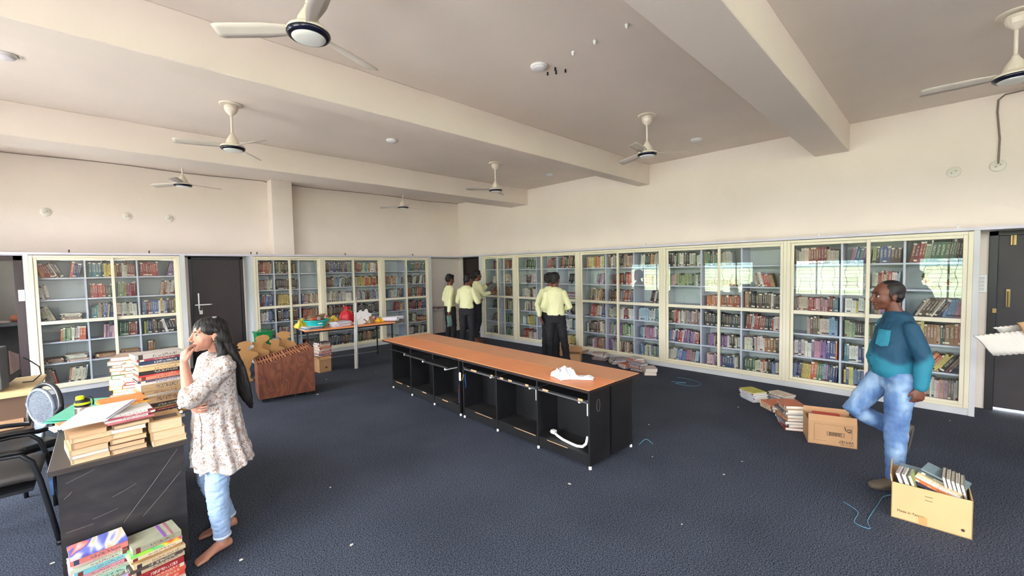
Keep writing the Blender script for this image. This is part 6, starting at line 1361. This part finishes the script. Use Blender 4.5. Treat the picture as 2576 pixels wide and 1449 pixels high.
# ---- a standing figure from joints; lengths in metres for a 1.65 m figure, scaled by k
def figure(lab, O, heading, k, pose, skin, shirt, trouser, hairstyle, shirt_loft, shoes=None, sleeve='long', vox=.0055, headk=1.0, collar=True, belt=None):
    O = Vector((O[0], O[1], 0)); f = Vector((heading[0], heading[1], 0)).normalized(); l = UP.cross(f).normalized()
    root = thing('person', O, lab, 'person'); W = lambda p: O+(l*p[0]+f*p[1]+UP*p[2])*k
    b = PB(); P = {q: W(v) for q, v in pose.items() if isinstance(v, tuple) and len(v) == 3}
    sh = pose.get('lean', 0.0)
    b.loft([(W((0, 0, .86)), l*.10*k, f*.07*k), (W((0, sh*.2, 1.0)), l*.11*k, f*.075*k), (W((0, sh*.6, 1.2)), l*.125*k, f*.075*k), (W((0, sh, 1.34)), l*.12*k, f*.055*k), (W((0, sh, 1.38)), l*.07*k, f*.045*k)], 20)
    nb = W((0, sh-.005, 1.36)); hc = P['head']; b.limb([nb, nb.lerp(hc, .55), hc-UP*.03*k], [.056*k, .050*k, .050*k])
    for q, S, E_, Wr in (('l', 'ls', 'le', 'lw'), ('r', 'rs', 're', 'rw')):
        b.limb([P[S], P[E_]], [.045*k, .037*k]); b.limb([P[E_], P[E_].lerp(P[Wr], .3), P[Wr]], [.037*k, .037*k, .024*k])
        hd_, pl_, cu, th, sd2 = pose[q+'hand']; hd_ = l*hd_[0]+f*hd_[1]+UP*hd_[2]; pl_ = l*pl_[0]+f*pl_[1]+UP*pl_[2]; hand(b, P[Wr], hd_, pl_, k, cu, th, sd2)
    for q in 'lr':
        tw = pose.get('leg', (.088, .066, .058, .054)); b.limb([P[q+'h'], P[q+'k'], P[q+'k'].lerp(P[q+'a'], .35), P[q+'a']], [tw[0]*.8*k, tw[1]*.78*k, tw[2]*.78*k, min(.034, tw[3]*.8)*k])
        ft = pose[q+'f']; fv = l*ft[0]+f*ft[1]+UP*ft[2]; foot(b, P[q+'a'], fv, k*(.9 if shoes else 1), n_toes=not shoes)
    fd = l*pose['face'][0]+f*pose['face'][1]+UP*pose['face'][2]; hu = UP+f*pose.get('nod', 0)*1.0+l*pose.get('tilt', 0)
    head(root, hc, fd, hu, k*headk, skin, hairk, hairstyle, body=b, lipc=(110, 62, 56))
    b.melt('body', skin, root, vox, 3)
    t = PB(); t.loft([(W(c), l*a*k, f*d*k) for c, a, d in shirt_loft], 28)
    for S, E_, Wr, key in (('ls', 'le', 'lw', 'lend'), ('rs', 're', 'rw', 'rend')):
        en = pose.get(key, .93); t.limb([P[S], P[S].lerp(P[E_], .5), P[E_]], [pose.get('shr', .056)*k, .056*k, .052*k], 16); t.limb([P[E_], P[E_].lerp(P[Wr], en*.6), P[E_].lerp(P[Wr], en)], [.053*k, .046*k, .038*k], 16)
    t.melt('shirt', shirt, root, .0075, 4, fold=.011*k, fscale=13, stretch=(1, 1, .8))
    if collar:
        c0 = nb+UP*.02*k; cl = MB(); ring = [c0+(l*math.cos(a)*.064+f*(math.sin(a)*.062+.004)-UP*.022*math.sin(a)*(1 if math.sin(a) > 0 else .2)+UP*.004)*k for a in np.linspace(-math.pi*1.42, math.pi*.42, 26)]
        n_ = len(ring); cl.sheet(n_-1, 3, lambda u, v: ring[min(n_-1, int(round(u*(n_-1))))]+(ring[min(n_-1, int(round(u*(n_-1))))]-c0).normalized()*(.022*v)*k-UP*.030*v*k+UP*.018*k, .003); part(cl, 'collar', shirt, root, smooth=True)
    j = PB(); pw = pose.get('hip', .92); j.loft([(W((0, -.005, .80)), l*.150*k*pw, f*.105*k), (W((0, -.005, .90)), l*.155*k*pw, f*.112*k), (W((0, 0, .985)), l*.138*k*pw, f*.102*k), (W((0, 0, 1.0)), l*.136*k*pw, f*.10*k)], 22)
    tw = pose.get('leg', (.088, .066, .058, .054))
    for q in 'lr': j.limb([P[q+'h']+UP*.0, P[q+'k'], P[q+'k'].lerp(P[q+'a'], .5), P[q+'a'].lerp(P[q+'k'], pose.get('hem', .06))], [r*k for r in tw], 18)
    j.melt('trousers', trouser, root, .0075, 4, fold=.009*k, fscale=15, stretch=(1, 1, 1.6))
    if shoes:
        for q in 'lr':
            s_ = PB(); ft = pose[q+'f']; fv = (l*ft[0]+f*ft[1]+UP*ft[2]).normalized(); sd2 = fv.cross(UP).normalized(); u = sd2.cross(fv); g = P[q+'a']-u*.068*k
            s_.loft([(g-fv*.075*k+u*.03*k, sd2*.026*k, u*.03*k), (g-fv*.055*k+u*.04*k, sd2*.038*k, u*.046*k), (g+fv*.0*k+u*.045*k, sd2*.042*k, u*.052*k), (g+fv*.06*k+u*.034*k, sd2*.044*k, u*.038*k), (g+fv*.13*k+u*.026*k, sd2*.050*k, u*.028*k), (g+fv*.175*k+u*.022*k, sd2*.038*k, u*.022*k), (g+fv*.19*k+u*.02*k, sd2*.02*k, u*.015*k)], 18)
            so = s_.melt('shoe', shoes, root, .006, 3); z = PB(); z.loft([(g+u*.001*k+fv*.055*k, fv*.13*k, sd2*.046*k), (g+u*.014*k+fv*.055*k, fv*.132*k, sd2*.047*k)], 26, 2.6); part(z, 'sole', mat('shoe_sole', (70, 62, 54), .8), root, smooth=False)
    return root, W, P, l, f
yshirt = mat('pale_yellow_shirt', (226, 226, 178), .8, var=.02, vscale=6, bump=.15, bscale=120); btr = mat('black_trousers', (27, 26, 30), .85, var=.15, vscale=8)
SL = [((0, 0, .93), .140, .108), ((0, -.0, .97), .148, .118), ((0, .0, 1.04), .140, .114), ((0, .0, 1.15), .146, .112), ((0, 0, 1.26), .156, .106), ((0, 0, 1.33), .150, .088), ((0, 0, 1.375), .105, .066), ((0, 0, 1.40), .060, .056)]
def lean_(sl, s): return [((c[0], c[1]+s*max(0, (c[2]-.95)/.4), c[2]), a, d) for c, a, d in sl]
def base_pose(**kw):
    p = dict(head=(0, .02, 1.525), ls=(.136, 0, 1.30), le=(.195, -.03, 1.07), lw=(.20, .03, .83), rs=(-.136, 0, 1.30), re=(-.195, -.03, 1.07), rw=(-.20, .03, .83),
             lhand=((0, .1, -1), (-1, 0, 0), (.3, .35, .4, .45), .4, -1), rhand=((0, .1, -1), (1, 0, 0), (.3, .35, .4, .45), .4, 1),
             lh=(.085, 0, .88), lk=(.10, .02, .49), la=(.11, -.02, .075), lf=(.2, 1, 0), rh=(-.085, 0, .88), rk=(-.10, .02, .49), ra=(-.11, -.02, .075), rf=(-.2, 1, 0), face=(0, 1, 0))
    p.update(kw); return p
# pair in front of the middle bookcase
r_, W, P, l, f = figure('student in pale yellow shirt seen from behind, front one of the pair facing the bookcase', (5.45, 4.55), (.80, .60), 1.005,
    base_pose(face=(-.35, 1, .03), re=(-.235, .02, 1.07), rw=(-.10, .17, .99), rhand=((.9, .4, .1), (0, -.5, -.8), (.3, .35, .4, .45), .4, -1), le=(.2, .05, 1.08), lw=(.05, .17, .98), lhand=((-.9, .3, .1), (0, -.5, -.8), (.3, .35, .4, .45), .4, 1), la=(.10, -.02, .075), ra=(-.20, -.03, .075), rk=(-.14, .03, .49), lf=(.1, 1, 0), rf=(-.4, 1, 0)),
    skin_d, yshirt, btr, 'short', SL)
part(MB().tube([P['head']+(l*math.cos(a)*.066+f*math.sin(a)*.06)*1.0-UP*(.135+.03*math.sin(a)) for a in np.linspace(math.pi*1.05, math.pi*1.95, 14)], .005, 6), 'lanyard', mat('navy_lanyard', (44, 52, 92), .7), r_, smooth=True)
figure('student in pale yellow shirt half hidden, rear one of the pair with arm hanging', (5.80, 4.96), (.85, .45), 1.0,
    base_pose(face=(-.7, .8, .1), ls=(.14, -.01, 1.315), le=(.225, -.06, 1.08), lw=(.16, -.12, .86), lhand=((-.35, -.2, -1), (-.8, .5, 0), (.2, .25, .3, .35), .4, -1)), skin_d, yshirt, btr, 'short', SL)
# three at the far end
r_, W, P, l, f = figure('leftmost student in pale yellow shirt, holding a green magazine down at his side', (5.46, 7.58), (.93, -.05), .99,
    base_pose(face=(.0, 1, -.35), nod=.25, le=(.2, -.02, 1.08), rs=(-.14, -.03, 1.315), re=(-.22, -.13, 1.07), rw=(-.20, -.16, .84), rhand=((0, .05, -1), (1, 0, 0), (.8, .9, 1.0, 1.0), .8, 1), lw=(.12, .16, .98)), skin_d, yshirt, btr, 'short', SL)
def shirted(): pass
g0 = P['rw']-UP*.10; b = MB().sheet(6, 8, lambda u, v: g0+f*((u-.5)*.12+.02*math.sin(v*3))+l*.012*math.sin(v*5)+UP*(.02-.24*v), .006)
solo(b, 'magazine', mat('green_grey_cover', (110, 140, 130), .4, var=.3, vscale=14), g0, 'green-grey rolled magazine held down by the leftmost student', 'magazine', smooth=True)
r_, W, P, l, f = figure('middle student of the three, back turned, reading a white paper in his hands', (5.36, 6.86), (.80, .45), 1.0,
    base_pose(lean=.02, head=(-.03, .07, 1.505), face=(-.5, 1, -.6), nod=.35, rs=(-.14, 0, 1.315), re=(-.225, .04, 1.06), rw=(-.20, .27, 1.04), rend=.72, rhand=((-.1, 1, .1), (.6, 0, .6), (.5, .6, .7, .8), .6, 1), le=(.22, .05, 1.07), lw=(.08, .26, 1.03), lhand=((-.3, 1, .1), (-.6, 0, .6), (.4, .5, .6, .7), .5, -1)),
    skin_d, yshirt, btr, 'short', SL)
g0 = P['rw']+f*.11+UP*.03; b = MB().obox(g0, (f*.9-l*.3).normalized(), (l*.9+f*.3).normalized(), UP, .09, .06, .004); solo(b, 'notebook', paperw, g0, 'white booklet in the hands of the middle student', 'book')
r_, W, P, l, f = figure('barefoot student at the far bookcase reaching both hands to the shelves', (6.30, 7.66), (.85, -.35), 1.035,
    base_pose(face=(.2, 1, -.05), le=(.21, .22, 1.18), lw=(.15, .32, 1.30), lend=.7, lhand=((0, .8, .6), (-.5, .3, -.6), (.35, .4, .5, .6), .4, -1), re=(-.235, .10, 1.10), rw=(-.25, .27, 1.16), rend=.75, rhand=((-.1, .9, .3), (.3, -.2, -.9), (.3, .35, .4, .5), .3, 1),
    leg=(.080, .055, .046, .040), hem=.16, la=(.09, .0, .075), ra=(-.07, -.08, .075), lf=(-.2, 1, 0), rf=(-.6, .8, 0)), skin_d, yshirt, btr, 'short', SL)
# walking man in teal
def teal():
    m, t, p = nodes('teal_shirt'); p.inputs['Roughness'].default_value = .75
    tc_ = t.nodes.new('ShaderNodeTexCoord'); n = t.nodes.new('ShaderNodeTexNoise'); n.inputs['Scale'].default_value = 5; t.links.new(tc_.outputs['Object'], n.inputs['Vector'])
    v = t.nodes.new('ShaderNodeVectorMath'); v.operation = 'DISTANCE'; v.inputs[1].default_value = (-.15, -.03, 1.19); t.links.new(tc_.outputs['Object'], v.inputs[0])
    a = t.nodes.new('ShaderNodeMath'); a.operation = 'MULTIPLY_ADD'; a.inputs[1].default_value = .10; t.links.new(n.outputs[0], a.inputs[0]); t.links.new(v.outputs['Value'], a.inputs[2])
    r = t.nodes.new('ShaderNodeValToRGB'); e = r.color_ramp.elements; e[0].position = .255; e[0].color = (*lin((14, 66, 92)), 1); e[1].position = .29; e[1].color = (*lin((30, 118, 140)), 1)
    t.links.new(a.outputs[0], r.inputs[0]); t.links.new(r.outputs[0], p.inputs['Base Color']); return m
ts = teal(); jean = ramp_mat('washed_denim', [(.3, (58, 86, 132)), (.5, (92, 124, 166)), (.68, (146, 172, 198))], 7, .85, bump=.15, stretch=(1, 1, .6), det=4)
ML = [((0, 0, .885), .152, .128), ((0, .012, .93), .158, .144), ((0, .024, 1.02), .156, .152), ((0, .015, 1.13), .156, .138), ((0, 0, 1.25), .160, .122), ((0, -.01, 1.33), .150, .095), ((0, -.01, 1.385), .12, .075), ((0, 0, 1.41), .064, .06)]
r_, W, P, l, f = figure('walking man in sweat-marked teal shirt and washed blue jeans, beside the pale carton', (4.36, .235), (-.48, .88), .965,
    base_pose(head=(0, .065, 1.525), face=(.05, 1, -.12), nod=.08, ls=(.148, -.02, 1.292), le=(.200, -.085, 1.06), lw=(.205, -.06, .84), lend=.94, rs=(-.148, 0, 1.292), re=(-.215, -.02, 1.07), rw=(-.21, -.0, .84), hip=1.0, lhand=((0, .12, -1), (-1, 0, 0), (.55, .65, .7, .75), .6, -1),
    lh=(.09, 0, .88), lk=(.10, .03, .48), la=(.10, .03, .078), lf=(.25, 1, 0), rh=(-.09, .02, .88), rk=(-.10, .23, .56), ra=(-.10, -.10, .40), rf=(-.05, .15, -1), leg=(.098, .074, .064, .058)),
    skin_m, ts, jean, 'receding', ML, shoes=mat('brown_canvas_shoe', (92, 82, 68), .8, var=.1, vscale=10), headk=1.03)
from mathutils.bvhtree import BVHTree
def snapper(root, nm):
    o = [c for c in root.children if c.name.split('.')[0] == nm][0]; bv = BVHTree.FromPolygons([v.co[:] for v in o.data.vertices], [p.vertices[:] for p in o.data.polygons])
    def snap(p, d, off=.003):
        """drop a point onto the garment, coming in along -d"""
        d = d.normalized(); h = bv.ray_cast(p+d*.4-root.location, -d); return (h[0]+root.location+d*off) if h[0] is not None else p
    return snap
sn = snapper(r_, 'shirt'); pd = (f*.85+l*.5).normalized(); px_ = UP.cross(pd).normalized()*1.0
pc = W((.085, .13, 1.205)); pk = MB().sheet(10, 12, lambda u, v: sn(pc+px_*(u-.5)*.095+UP*((.5-v)*.115-(.012*(1-abs(2*u-1)) if v > .95 else 0)), pd, .004), .003)
part(pk, 'chest_pocket', mat('teal_pocket', (40, 128, 152), .75), r_, smooth=False)
part(MB().tube([sn(W((.004, .15, 1.33-.045*i)), f, .001) for i in range(10)], .0018, 4), 'placket_seam', mat('dark_teal', (16, 74, 94), .8), r_)
for k in range(5): part(PB().ell(sn(W((.014, .15, 1.31-.088*k)), f, .002), l*.006, f*.004, UP*.006, 10, 6), 'button', bp, r_, smooth=True)
